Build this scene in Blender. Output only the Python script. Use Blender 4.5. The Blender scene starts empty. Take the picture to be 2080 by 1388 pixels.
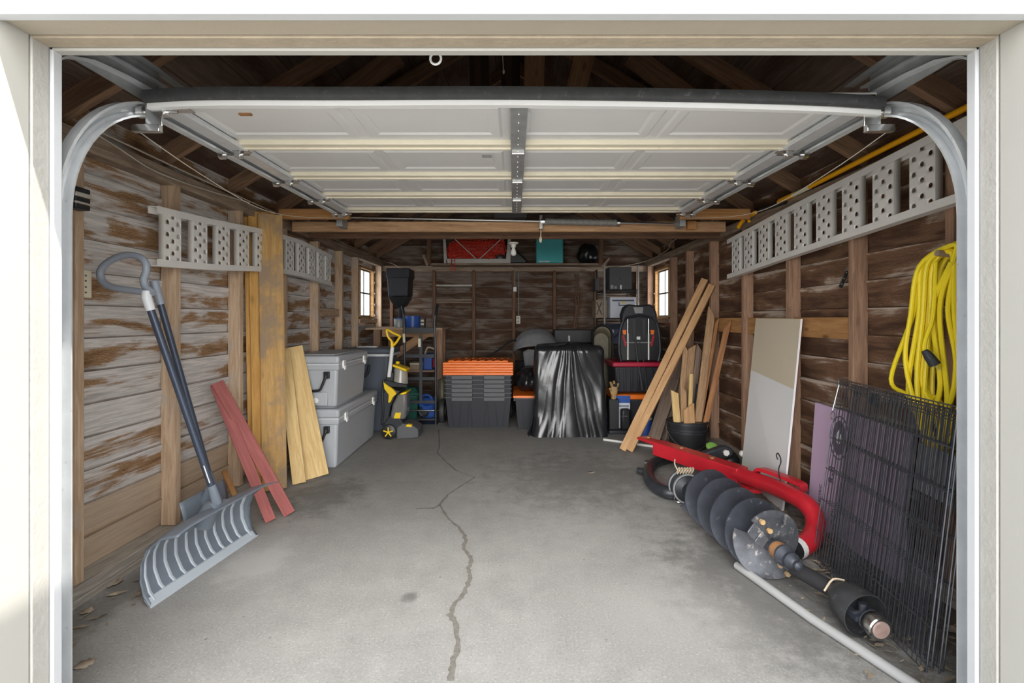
import bpy, math, random
from mathutils import Vector, Matrix, noise as mnoise
R = random.Random(7)
scene = bpy.context.scene
COL = scene.collection

# ------------------------------------------------------------------ camera
CX, CY, F, H = 1045.0, 648.0, 1003.0, 1.34      # principal pixel, focal length in pixels, eye height
cam_d = bpy.data.cameras.new('camera'); cam = bpy.data.objects.new('camera', cam_d); COL.objects.link(cam)
cam_d.sensor_width = 36.0; cam_d.sensor_fit = 'HORIZONTAL'; cam_d.lens = F/2080*36
cam.location = (0, 0, H); cam.rotation_euler = (math.radians(90), 0, 0)
cam_d.shift_x = (1040-CX)/2080; cam_d.shift_y = (CY-694)/2080
cam_d.clip_start = 0.05; cam_d.clip_end = 200
scene.camera = cam

# ------------------------------------------------------------------ sky, sun, exposure
world = bpy.data.worlds.new('sky'); scene.world = world; world.use_nodes = True
wn = world.node_tree.nodes; wl = world.node_tree.links
wn['Background'].inputs[0].default_value = (0.86, 0.93, 1.0, 1)
wn['Background'].inputs[1].default_value = 1.45
def sun_lamp(name, travel, strength, angle, color):
    d = bpy.data.lights.new(name, 'SUN'); d.energy = strength; d.angle = math.radians(angle); d.color = color
    o = bpy.data.objects.new(name, d); COL.objects.link(o)
    o.rotation_euler = Vector(travel).normalized().to_track_quat('-Z', 'Y').to_euler(); o.location = (0, -4, 8)
    return o
sun_lamp('sun', (-3.5, 1.0, -3.06), 3.6, 0.6, (1.0, 0.95, 0.86))
sun_lamp('interior_fill', (-0.16, 1.0, -0.20), 10.0, 100, (1.0, 0.98, 0.95))  # added wide-angle fill that brightens the garage interior evenly
scene.view_settings.view_transform = 'Standard'; scene.view_settings.look = 'None'
scene.view_settings.gamma = 1.0; scene.view_settings.use_curve_mapping = False
scene.view_settings.exposure = 0.62
scene.cycles.use_denoising = True
scene.cycles.max_bounces = 10; scene.cycles.diffuse_bounces = 6
scene.cycles.sample_clamp_indirect = 6.0

# ------------------------------------------------------------------ photo geometry helpers
def P(px, py, Y): return Vector(((px-CX)/F*Y, Y, H+(CY-py)/F*Y))
def G(px, py, z=0.0):
    Y = (H-z)*F/(py-CY); return Vector(((px-CX)/F*Y, Y, z))
def W(px, py, X):
    Y = X*F/(px-CX); return Vector((X, Y, H+(CY-py)/F*Y))

# ------------------------------------------------------------------ materials
def new_mat(name):
    m = bpy.data.materials.new(name); m.use_nodes = True
    nt = m.node_tree; b = nt.nodes['Principled BSDF']
    return m, nt, b
def N(nt, t, **kw):
    n = nt.nodes.new(t)
    for k, v in kw.items(): setattr(n, k, v)
    return n
def setin(n, i, v): n.inputs[i].default_value = v
def mixc(nt, fac, a, b, mode='MIX'):
    n = N(nt, 'ShaderNodeMix', data_type='RGBA', blend_type=mode)
    for idx, v in ((0, fac), (6, a), (7, b)):
        if isinstance(v, (int, float)): n.inputs[idx].default_value = v
        elif isinstance(v, (tuple, list)): n.inputs[idx].default_value = (*v[:3], 1)
        else: nt.links.new(v, n.inputs[idx])
    return n.outputs[2]
def math_(nt, op, a, b=None, c=None):
    n = N(nt, 'ShaderNodeMath', operation=op)
    for i, v in enumerate((a, b, c)):
        if v is None: continue
        if isinstance(v, (int, float)): n.inputs[i].default_value = v
        else: nt.links.new(v, n.inputs[i])
    return n.outputs[0]
def sstep(nt, val, lo, hi):
    n = N(nt, 'ShaderNodeMapRange', interpolation_type='SMOOTHSTEP')
    nt.links.new(val, n.inputs[0]); setin(n, 1, lo); setin(n, 2, hi); setin(n, 3, 0.0); setin(n, 4, 1.0)
    return n.outputs[0]
def coords(nt, scale=(1, 1, 1), rand=True):
    tc = N(nt, 'ShaderNodeTexCoord'); mp = N(nt, 'ShaderNodeMapping'); setin(mp, 3, scale)
    if rand:
        oi = N(nt, 'ShaderNodeObjectInfo'); mu = N(nt, 'ShaderNodeVectorMath', operation='SCALE')
        cb = N(nt, 'ShaderNodeCombineXYZ')
        for i in range(3): nt.links.new(math_(nt, 'MULTIPLY', oi.outputs['Random'], (37.0, 71.0, 53.0)[i]), cb.inputs[i])
        ad = N(nt, 'ShaderNodeVectorMath', operation='ADD')
        nt.links.new(tc.outputs['Object'], ad.inputs[0]); nt.links.new(cb.outputs[0], ad.inputs[1])
        nt.links.new(ad.outputs[0], mp.inputs[0])
    else: nt.links.new(tc.outputs['Object'], mp.inputs[0])
    return mp.outputs[0]
def noise(nt, vec, scale, detail=4, rough=0.55, dist=0.0):
    n = N(nt, 'ShaderNodeTexNoise'); setin(n, 'Scale', scale); setin(n, 'Detail', detail); setin(n, 'Roughness', rough); setin(n, 'Distortion', dist)
    nt.links.new(vec, n.inputs['Vector']); return n.outputs[0]
def bump(nt, b, h, strength, dist=0.01):
    n = N(nt, 'ShaderNodeBump'); setin(n, 'Strength', strength); setin(n, 'Distance', dist)
    nt.links.new(h, n.inputs['Height']); nt.links.new(n.outputs[0], b.inputs['Normal'])
def sc(c, k): return tuple(min(1, x*k) for x in c)
def plain(name, col, rough=0.5, metal=0.0, var=0.12, vs=6, bp=0.0, bs=80, spec=0.5, alpha=None, dirt=None, dirt_amt=(0.55, 0.75)):
    m, nt, b = new_mat(name)
    v = coords(nt)
    f = noise(nt, v, vs, 5)
    c = mixc(nt, f, sc(col, 1-var*1.6), sc(col, 1+var*1.6))
    if dirt:
        d = sstep(nt, noise(nt, v, vs*1.7, 6, 0.65), *dirt_amt); c = mixc(nt, d, c, dirt)
    nt.links.new(c, b.inputs['Base Color'])
    setin(b, 'Roughness', rough); setin(b, 'Metallic', metal); setin(b, 'Specular IOR Level', spec)
    if bp: bump(nt, b, noise(nt, v, bs, 3), bp, 0.004)
    return m
def wood(name, light, dark, rough=0.75, knots=0.5, blot=None, blot_amt=(0.55, 0.75), grain=1.0):
    """board grain along local X"""
    m, nt, b = new_mat(name)
    v = coords(nt, (1.1, 13, 13)); v2 = coords(nt, (1, 1, 1))
    g = noise(nt, v, 3.2, 7, 0.62, 0.6)
    g2 = noise(nt, v, 11, 4, 0.6)
    c = mixc(nt, sstep(nt, g, 0.32, 0.68), dark, light)
    c = mixc(nt, math_(nt, 'MULTIPLY', sstep(nt, g2, 0.5, 0.75), 0.4*grain), c, sc(dark, 0.75))
    vo = N(nt, 'ShaderNodeTexVoronoi'); setin(vo, 'Scale', 1.0)
    nt.links.new(coords(nt, (3.2, 7.5, 7.5)), vo.inputs['Vector'])
    k = sstep(nt, vo.outputs['Distance'], 0.16, 0.05); k = math_(nt, 'MULTIPLY', k, knots)
    c = mixc(nt, k, c, sc(dark, 0.4))
    if blot: c = mixc(nt, sstep(nt, noise(nt, v2, 3.5, 6, 0.65), *blot_amt), c, blot)
    nt.links.new(c, b.inputs['Base Color']); setin(b, 'Roughness', rough); setin(b, 'Specular IOR Level', 0.25)
    bump(nt, b, g, 0.25, 0.004)
    return m
def siding(name, grey, brown, dark, lo, hi, h=0.165, axis='Y', z0=0.085, edge=0.5, rise=0.0, fresh=None):
    """weathered lap boards running along the wall: brown heart stains on silver grey, growth rings in the brown"""
    m, nt, b = new_mat(name)
    tc = N(nt, 'ShaderNodeTexCoord'); sp = N(nt, 'ShaderNodeSeparateXYZ'); nt.links.new(tc.outputs['Object'], sp.inputs[0])
    along = sp.outputs[1] if axis == 'Y' else sp.outputs[0]
    zz = math_(nt, 'DIVIDE', math_(nt, 'SUBTRACT', sp.outputs[2], z0), h)
    idx = math_(nt, 'FLOOR', zz); fr = math_(nt, 'FRACT', zz)
    wn_ = N(nt, 'ShaderNodeTexWhiteNoise', noise_dimensions='1D'); nt.links.new(idx, wn_.inputs['W'])
    rnd = wn_.outputs[0]
    def vec(sa, sz, off):
        cb = N(nt, 'ShaderNodeCombineXYZ')
        nt.links.new(math_(nt, 'ADD', math_(nt, 'MULTIPLY', along, sa), math_(nt, 'MULTIPLY', rnd, off)), cb.inputs[0])
        nt.links.new(math_(nt, 'MULTIPLY', sp.outputs[2], sz), cb.inputs[1])
        nt.links.new(math_(nt, 'MULTIPLY', idx, 3.7), cb.inputs[2])
        return cb.outputs[0]
    cen = math_(nt, 'ABSOLUTE', math_(nt, 'SUBTRACT', fr, 0.45))
    st = noise(nt, vec(1.7, 6.5, 40.0), 1.3, 5, 0.55, 0.5)
    streak = noise(nt, vec(2.2, 60.0, 40.0), 1.2, 4, 0.6, 0.3)
    st = math_(nt, 'ADD', st, math_(nt, 'MULTIPLY', math_(nt, 'SUBTRACT', streak, 0.5), 0.30))
    st = math_(nt, 'SUBTRACT', st, math_(nt, 'MULTIPLY', math_(nt, 'POWER', cen, 2.0), edge*2.0))
    st = math_(nt, 'ADD', st, math_(nt, 'MULTIPLY', math_(nt, 'SUBTRACT', rnd, 0.5), 0.14))
    if rise: st = math_(nt, 'ADD', st, math_(nt, 'MULTIPLY', math_(nt, 'SUBTRACT', sp.outputs[2], 1.25), rise))
    stain = sstep(nt, st, lo, hi)
    fine = noise(nt, vec(4.0, 90.0, 40.0), 1.2, 6, 0.6, 0.4)
    gcol = mixc(nt, sstep(nt, fine, 0.35, 0.68), sc(grey, 0.74), sc(grey, 1.10))
    wv = N(nt, 'ShaderNodeTexWave', wave_type='BANDS', bands_direction='Y'); setin(wv, 'Scale', 8.0); setin(wv, 'Distortion', 11.0); setin(wv, 'Detail', 3.0); setin(wv, 'Detail Scale', 0.9)
    nt.links.new(vec(2.6, 7.0, 40.0), wv.inputs['Vector'])
    bcol = mixc(nt, math_(nt, 'MULTIPLY', sstep(nt, wv.outputs[1], 0.3, 0.75), 0.85), brown, dark)
    bcol = mixc(nt, sstep(nt, st, hi, hi+0.22), bcol, sc(dark, 0.9))
    c = mixc(nt, stain, gcol, bcol)
    c = mixc(nt, math_(nt, 'MULTIPLY', sstep(nt, noise(nt, vec(3, 30, 40), 0.8, 4), 0.56, 0.72), 0.35), c, sc(dark, 0.8))
    if fresh: c = mixc(nt, math_(nt, 'MULTIPLY', math_(nt, 'LESS_THAN', idx, 1.5), 0.85), c, mixc(nt, fine, sc(fresh, 0.7), sc(fresh, 1.25)))
    seam = sstep(nt, fr, 0.06, 0.0)
    c = mixc(nt, math_(nt, 'MULTIPLY', seam, 0.7), c, sc(dark, 0.6))
    nt.links.new(c, b.inputs['Base Color']); setin(b, 'Roughness', 0.85); setin(b, 'Specular IOR Level', 0.2)
    bump(nt, b, math_(nt, 'ADD', fine, math_(nt, 'MULTIPLY', wv.outputs[1], 0.3)), 0.3, 0.004)
    return m
def concrete(name, base):
    m, nt, b = new_mat(name); v = coords(nt, rand=False)
    big = noise(nt, v, 0.9, 5, 0.6); mid = noise(nt, v, 7, 9, 0.74); fine = noise(nt, v, 95, 4, 0.75)
    c = mixc(nt, sstep(nt, big, 0.33, 0.66), sc(base, 0.90), sc(base, 1.05))
    c = mixc(nt, math_(nt, 'MULTIPLY', sstep(nt, mid, 0.45, 0.72), 0.35), c, sc(base, 1.35))
    c = mixc(nt, math_(nt, 'MULTIPLY', sstep(nt, mid, 0.5, 0.25), 0.35), c, sc(base, 0.6))
    c = mixc(nt, math_(nt, 'MULTIPLY', sstep(nt, fine, 0.54, 0.66), 0.55), c, sc(base, 1.6))
    c = mixc(nt, math_(nt, 'MULTIPLY', sstep(nt, fine, 0.45, 0.33), 0.6), c, sc(base, 0.55))
    vo = N(nt, 'ShaderNodeTexVoronoi'); setin(vo, 'Scale', 13.0); nt.links.new(v, vo.inputs['Vector'])
    c = mixc(nt, math_(nt, 'MULTIPLY', sstep(nt, vo.outputs['Distance'], 0.11, 0.05), math_(nt, 'MULTIPLY', sstep(nt, mid, 0.48, 0.62), 0.8)), c, sc(base, 0.35))
    sp = N(nt, 'ShaderNodeSeparateXYZ'); nt.links.new(v, sp.inputs[0])
    def blob(x, y, rx, ry, col, k, c, soft=(1.15, 0.2)):
        dx = math_(nt, 'DIVIDE', math_(nt, 'SUBTRACT', sp.outputs[0], x), rx); dy = math_(nt, 'DIVIDE', math_(nt, 'SUBTRACT', sp.outputs[1], y), ry)
        d = math_(nt, 'SQRT', math_(nt, 'ADD', math_(nt, 'MULTIPLY', dx, dx), math_(nt, 'MULTIPLY', dy, dy)))
        d = math_(nt, 'ADD', d, math_(nt, 'MULTIPLY', math_(nt, 'SUBTRACT', mid, 0.5), 2.6))
        return mixc(nt, math_(nt, 'MULTIPLY', sstep(nt, d, *soft), k), c, col)
    dk = sc(base, 0.42)
    c = blob(1.25, 2.55, 0.5, 0.9, dk, 0.75, c)            # oil and soil round the auger
    c = blob(1.9, 2.3, 0.45, 1.5, (0.10, 0.085, 0.065), 0.8, c)
    c = blob(0.55, 4.2, 0.8, 0.9, dk, 0.45, c)
    c = blob(-1.45, 3.75, 0.35, 0.5, dk, 0.6, c)
    c = blob(-1.92, 2.3, 0.14, 1.6, dk, 0.5, c)
    c = blob(-0.5, 2.38, 0.05, 0.045, dk, 0.8, c)          # small oil spot
    c = blob(-1.42, 2.72, 0.22, 0.32, sc(base, 1.7), 0.55, c)   # salt-bleached patch by the shovel
    c = blob(0.7, 2.25, 0.45, 0.35, sc(base, 1.4), 0.3, c)
    nt.links.new(c, b.inputs['Base Color']); setin(b, 'Roughness', 0.85); setin(b, 'Specular IOR Level', 0.25)
    bump(nt, b, math_(nt, 'ADD', mid, math_(nt, 'MULTIPLY', fine, 0.35)), 0.35, 0.006)
    return m

M = {}
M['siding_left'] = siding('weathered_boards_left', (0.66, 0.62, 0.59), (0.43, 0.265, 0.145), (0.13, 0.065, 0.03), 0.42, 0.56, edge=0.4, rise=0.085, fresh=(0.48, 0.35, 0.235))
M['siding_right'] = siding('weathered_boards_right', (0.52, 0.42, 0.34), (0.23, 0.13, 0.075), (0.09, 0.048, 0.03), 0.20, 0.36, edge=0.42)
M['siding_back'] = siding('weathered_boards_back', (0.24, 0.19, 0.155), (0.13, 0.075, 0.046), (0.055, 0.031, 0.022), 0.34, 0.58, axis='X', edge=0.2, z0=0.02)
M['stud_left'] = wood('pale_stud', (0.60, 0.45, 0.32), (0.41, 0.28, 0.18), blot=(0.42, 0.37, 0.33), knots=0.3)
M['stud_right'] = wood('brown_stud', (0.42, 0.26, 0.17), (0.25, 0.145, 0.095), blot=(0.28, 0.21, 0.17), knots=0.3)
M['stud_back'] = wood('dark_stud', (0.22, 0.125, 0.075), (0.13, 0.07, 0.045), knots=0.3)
M['rafter'] = wood('rafter_wood', (0.36, 0.22, 0.135), (0.21, 0.125, 0.08), knots=0.3)
M['roofdeck'] = siding('roof_deck_boards', (0.16, 0.115, 0.09), (0.12, 0.068, 0.048), (0.055, 0.034, 0.026), 0.38, 0.55, h=0.12)
M['plate'] = wood('plate_wood', (0.40, 0.31, 0.23), (0.24, 0.17, 0.12), blot=(0.18, 0.13, 0.10), knots=0.4)
M['sill'] = wood('sill_wood', (0.42, 0.38, 0.33), (0.26, 0.23, 0.20), blot=(0.12, 0.105, 0.09))
M['beam'] = wood('orange_beam', (0.50, 0.26, 0.10), (0.36, 0.17, 0.06), knots=0.4)
M['beam2'] = wood('tan_beam', (0.50, 0.31, 0.17), (0.34, 0.19, 0.10), knots=0.7)
M['pine_old'] = wood('aged_yellow_pine', (0.56, 0.35, 0.135), (0.42, 0.24, 0.085), knots=0.6, blot=(0.30, 0.215, 0.14), blot_amt=(0.42, 0.62))
M['pine_edge'] = wood('orange_yellow_plank_edge', (0.62, 0.36, 0.11), (0.48, 0.25, 0.07), knots=0.4)
M['spring'] = plain('dull_spring_steel', (0.24, 0.23, 0.215), 0.65, 0.2, var=0.15, vs=20)
M['sash'] = plain('dark_weathered_sash', (0.20, 0.17, 0.14), 0.7, var=0.1)
M['pine'] = wood('fresh_pine', (0.74, 0.55, 0.27), (0.60, 0.40, 0.17), knots=1.0)
M['fir'] = wood('fir_two_by_four', (0.60, 0.37, 0.19), (0.46, 0.26, 0.12), knots=0.6)
M['scrap'] = wood('scrap_wood', (0.50, 0.32, 0.18), (0.33, 0.20, 0.11), knots=0.6, blot=(0.25, 0.17, 0.12))
M['scrap_orange'] = wood('reddish_scrap_wood', (0.48, 0.24, 0.11), (0.33, 0.15, 0.07), knots=0.5)
M['scrap_grey'] = wood('grey_scrap_wood', (0.30, 0.22, 0.17), (0.18, 0.13, 0.10), knots=0.4)
M['red_board'] = wood('red_painted_wood', (0.33, 0.105, 0.095), (0.25, 0.075, 0.07), knots=0.0, grain=0.4)
M['blocking'] = wood('orange_blocking', (0.46, 0.25, 0.10), (0.34, 0.17, 0.065), knots=0.9)
M['concrete'] = concrete('worn_concrete', (0.29, 0.28, 0.265))
M['drive'] = plain('driveway_concrete', (0.55, 0.53, 0.49), 0.9, var=0.1, vs=2)
M['crack'] = plain('crack_dirt', (0.17, 0.155, 0.135), 0.95, var=0.35, vs=40, bp=0.6, bs=150)
M['paint'] = plain('cream_white_paint', (0.40, 0.39, 0.36), 0.55, var=0.03, vs=3, dirt=(0.55, 0.50, 0.42), dirt_amt=(0.66, 0.85))
M['paint_rough'] = plain('rough_painted_board', (0.36, 0.35, 0.325), 0.7, var=0.06, vs=9, bp=0.5, bs=60, dirt=(0.5, 0.45, 0.38), dirt_amt=(0.62, 0.85))
M['header_paint'] = plain('beige_header_paint', (0.36, 0.315, 0.25), 0.6, var=0.05, vs=4, bp=0.2, bs=60)
M['header_rough'] = plain('beige_rough_header', (0.33, 0.275, 0.205), 0.75, var=0.12, vs=14, bp=0.7, bs=55)
M['vinyl'] = plain('white_vinyl_stop', (0.50, 0.51, 0.53), 0.4, var=0.02)
M['galv'] = plain('galvanised_steel', (0.66, 0.68, 0.70), 0.34, 0.35, var=0.12, vs=14, dirt=(0.35, 0.35, 0.35), dirt_amt=(0.6, 0.8))
M['galv_dark'] = plain('dull_galvanised_steel', (0.34, 0.35, 0.35), 0.5, 0.35, var=0.2, vs=18)
M['chrome'] = plain('bright_metal', (0.75, 0.75, 0.74), 0.25, 1.0, var=0.05)
M['alu'] = plain('brushed_aluminium', (0.80, 0.78, 0.74), 0.5, 0.12, var=0.06, vs=10)
M['door_white'] = plain('white_door_steel', (0.68, 0.68, 0.675), 0.45, var=0.03, vs=3, dirt=(0.60, 0.56, 0.5), dirt_amt=(0.66, 0.9))
M['door_rib'] = plain('cream_door_rib', (0.70, 0.64, 0.51), 0.55, var=0.06, vs=8, dirt=(0.5, 0.42, 0.3), dirt_amt=(0.62, 0.85))
M['rubber'] = plain('black_rubber', (0.035, 0.036, 0.038), 0.6, var=0.3, vs=20, dirt=(0.12, 0.12, 0.12), dirt_amt=(0.55, 0.8))
M['black'] = plain('black_plastic', (0.018, 0.019, 0.021), 0.42, var=0.2)
M['black_matte'] = plain('matte_black', (0.02, 0.02, 0.022), 0.75, var=0.3, vs=12)
M['black_metal'] = plain('black_painted_steel', (0.035, 0.038, 0.045), 0.4, 0.3, var=0.35, vs=14, dirt=(0.22, 0.21, 0.21), dirt_amt=(0.6, 0.8))
M['charcoal'] = plain('charcoal_plastic', (0.024, 0.026, 0.033), 0.5, var=0.08)
M['rim_grey'] = plain('grey_plastic_rim', (0.105, 0.107, 0.113), 0.55, var=0.06)
M['orange'] = plain('orange_plastic', (1.0, 0.20, 0.012), 0.42, var=0.06)
M['cooler'] = plain('cool_grey_plastic', (0.44, 0.46, 0.49), 0.45, var=0.04, vs=3)
M['cooler_light'] = plain('pale_grey_gasket', (0.62, 0.64, 0.66), 0.4, var=0.03)
M['slate'] = plain('slate_grey_plastic', (0.085, 0.10, 0.125), 0.5, var=0.08)
M['white'] = plain('white_plastic', (0.80, 0.80, 0.79), 0.4, var=0.03)
M['ivory'] = plain('ivory_plastic', (0.72, 0.66, 0.50), 0.45, var=0.04)
M['steelgrey_plastic'] = plain('blue_grey_shovel_plastic', (0.15, 0.175, 0.21), 0.4, var=0.12, vs=9, dirt=(0.34, 0.36, 0.39), dirt_amt=(0.62, 0.85))
M['shovel_rib'] = plain('worn_pale_shovel_ribs', (0.40, 0.44, 0.48), 0.45, var=0.08)
M['shovel_shaft'] = plain('slate_blue_shaft', (0.06, 0.075, 0.11), 0.3, 0.35, var=0.1)
M['grip_grey'] = plain('grey_grip_plastic', (0.26, 0.29, 0.34), 0.45, var=0.06)
M['yellow'] = plain('yellow_plastic', (0.95, 0.62, 0.01), 0.4, var=0.05)
M['cord'] = plain('yellow_vinyl_cord', (0.87, 0.68, 0.02), 0.4, var=0.06, dirt=(0.45, 0.33, 0.04), dirt_amt=(0.66, 0.85))
M['pole_yellow'] = plain('orange_yellow_fibreglass', (0.88, 0.42, 0.01), 0.35, var=0.05)
M['red'] = plain('red_enamel', (0.52, 0.018, 0.03), 0.32, var=0.12, vs=8, dirt=(0.40, 0.12, 0.10), dirt_amt=(0.66, 0.85))
M['red_lid'] = plain('crimson_plastic', (0.45, 0.012, 0.045), 0.4, var=0.06)
M['auger'] = plain('scuffed_black_auger_steel', (0.055, 0.06, 0.075), 0.42, 0.35, var=0.4, vs=9, dirt=(0.30, 0.31, 0.34), dirt_amt=(0.58, 0.8))
M['auger_worn'] = plain('worn_bare_steel', (0.11, 0.115, 0.13), 0.4, 0.4, var=0.6, vs=14, dirt=(0.38, 0.36, 0.34), dirt_amt=(0.55, 0.68))
M['rust'] = plain('rusty_steel', (0.33, 0.16, 0.07), 0.7, 0.2, var=0.35, vs=18)
M['bore'] = plain('pinkish_rust_steel', (0.36, 0.25, 0.22), 0.6, 0.1, var=0.3, vs=30)
M['drywall'] = plain('white_drywall_face', (0.74, 0.74, 0.74), 0.8, var=0.03, vs=2)
M['drywall_beige'] = plain('beige_painted_drywall', (0.62, 0.54, 0.41), 0.7, var=0.03, vs=2)
M['drywall_edge'] = plain('chalky_drywall_edge', (0.84, 0.80, 0.82), 0.9, var=0.06, vs=30)
M['foam'] = plain('lilac_foam_board', (0.50, 0.36, 0.50), 0.7, var=0.05, vs=3)
M['ink'] = plain('dark_print', (0.10, 0.075, 0.11), 0.7, var=0.1)
M['wire'] = plain('black_crate_wire', (0.10, 0.105, 0.12), 0.3, 0.5, var=0.4, vs=6, dirt=(0.22, 0.20, 0.19), dirt_amt=(0.6, 0.75))
M['pvc'] = plain('dusty_grey_pipe', (0.36, 0.36, 0.355), 0.5, var=0.08, vs=4)
M['bag'] = plain('glossy_black_bag', (0.017, 0.018, 0.020), 0.27, var=0.1, bp=0.4, bs=11, spec=0.8)
M['bag_soft'] = plain('black_bag_film', (0.016, 0.016, 0.018), 0.28, var=0.1, bp=0.8, bs=14, spec=0.7)
M['fabric_grey'] = plain('grey_stroller_fabric', (0.25, 0.25, 0.26), 0.9, var=0.15, vs=20, bp=0.2)
M['fabric_black'] = plain('black_fabric', (0.02, 0.02, 0.022), 0.9, var=0.2)
M['strap'] = plain('charcoal_webbing', (0.06, 0.06, 0.062), 0.85, var=0.1)
M['teal'] = plain('teal_fabric', (0.10, 0.52, 0.55), 0.8, var=0.06)
M['mesh_red'] = plain('red_snow_fence_plastic', (0.88, 0.04, 0.015), 0.45, var=0.2, vs=20)
M['white_wood'] = plain('chipped_white_paint', (0.62, 0.60, 0.55), 0.6, var=0.06, vs=8, dirt=(0.25, 0.20, 0.15), dirt_amt=(0.6, 0.7))
M['blue'] = plain('blue_plastic', (0.03, 0.10, 0.40), 0.4, var=0.1)
M['green'] = plain('dark_green_plastic', (0.02, 0.12, 0.09), 0.5, var=0.1)
M['lime'] = plain('lime_green_plastic', (0.24, 0.50, 0.10), 0.45, var=0.08)
M['olive'] = plain('olive_brown_enamel', (0.15, 0.13, 0.085), 0.45, 0.2, var=0.25, vs=12)
M['tank_grey'] = plain('smoky_tank_plastic', (0.17, 0.165, 0.155), 0.25, var=0.15, vs=10)
M['tank_clear'] = plain('hazy_clear_tank', (0.34, 0.32, 0.28), 0.18, var=0.2, vs=9)
M['navy'] = plain('navy_plastic', (0.018, 0.025, 0.06), 0.5, var=0.1)
M['dark_box'] = plain('charcoal_carton', (0.075, 0.075, 0.078), 0.6, var=0.05)
M['mark_grey'] = plain('grey_print', (0.30, 0.30, 0.30), 0.6, var=0.02)
M['carton'] = plain('brown_cardboard', (0.36, 0.27, 0.19), 0.85, var=0.06)
M['white_carton'] = plain('white_carton', (0.66, 0.69, 0.76), 0.6, var=0.03)
M['glove'] = plain('tan_leather_glove', (0.42, 0.27, 0.12), 0.8, var=0.25, vs=14)
M['leaf'] = plain('dry_leaf', (0.36, 0.29, 0.22), 0.85, var=0.25, vs=14)
M['litter'] = plain('leaf_litter', (0.27, 0.22, 0.155), 0.9, var=0.5, vs=30)
M['rope'] = plain('brown_rope', (0.17, 0.10, 0.065), 0.9, var=0.2, vs=30)
M['romex'] = plain('cable_sheath', (0.52, 0.46, 0.38), 0.55, var=0.08)
M['twine'] = plain('tan_twine', (0.55, 0.45, 0.33), 0.9, var=0.2)
M['window_wood'] = wood('honey_window_frame', (0.60, 0.36, 0.16), (0.42, 0.23, 0.09), knots=0.1)
M['knife_steel'] = plain('dull_knife_blade', (0.30, 0.26, 0.22), 0.4, 0.6, var=0.15)
M['bulb'] = plain('frosted_bulb', (0.78, 0.76, 0.70), 0.3, var=0.02)
M['blocker_wall'] = plain('white_blocker_siding', (0.8, 0.8, 0.78), 0.8, var=0.03)
def glass():
    m, nt, b = new_mat('window_glass'); out = nt.nodes['Material Output']
    t = N(nt, 'ShaderNodeBsdfTransparent'); g = N(nt, 'ShaderNodeBsdfGlossy'); setin(g, 'Roughness', 0.05)
    mx = N(nt, 'ShaderNodeMixShader'); setin(mx, 0, 0.06)
    nt.links.new(t.outputs[0], mx.inputs[1]); nt.links.new(g.outputs[0], mx.inputs[2]); nt.links.new(mx.outputs[0], out.inputs[0])
    return m
M['glass'] = glass()

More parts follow.
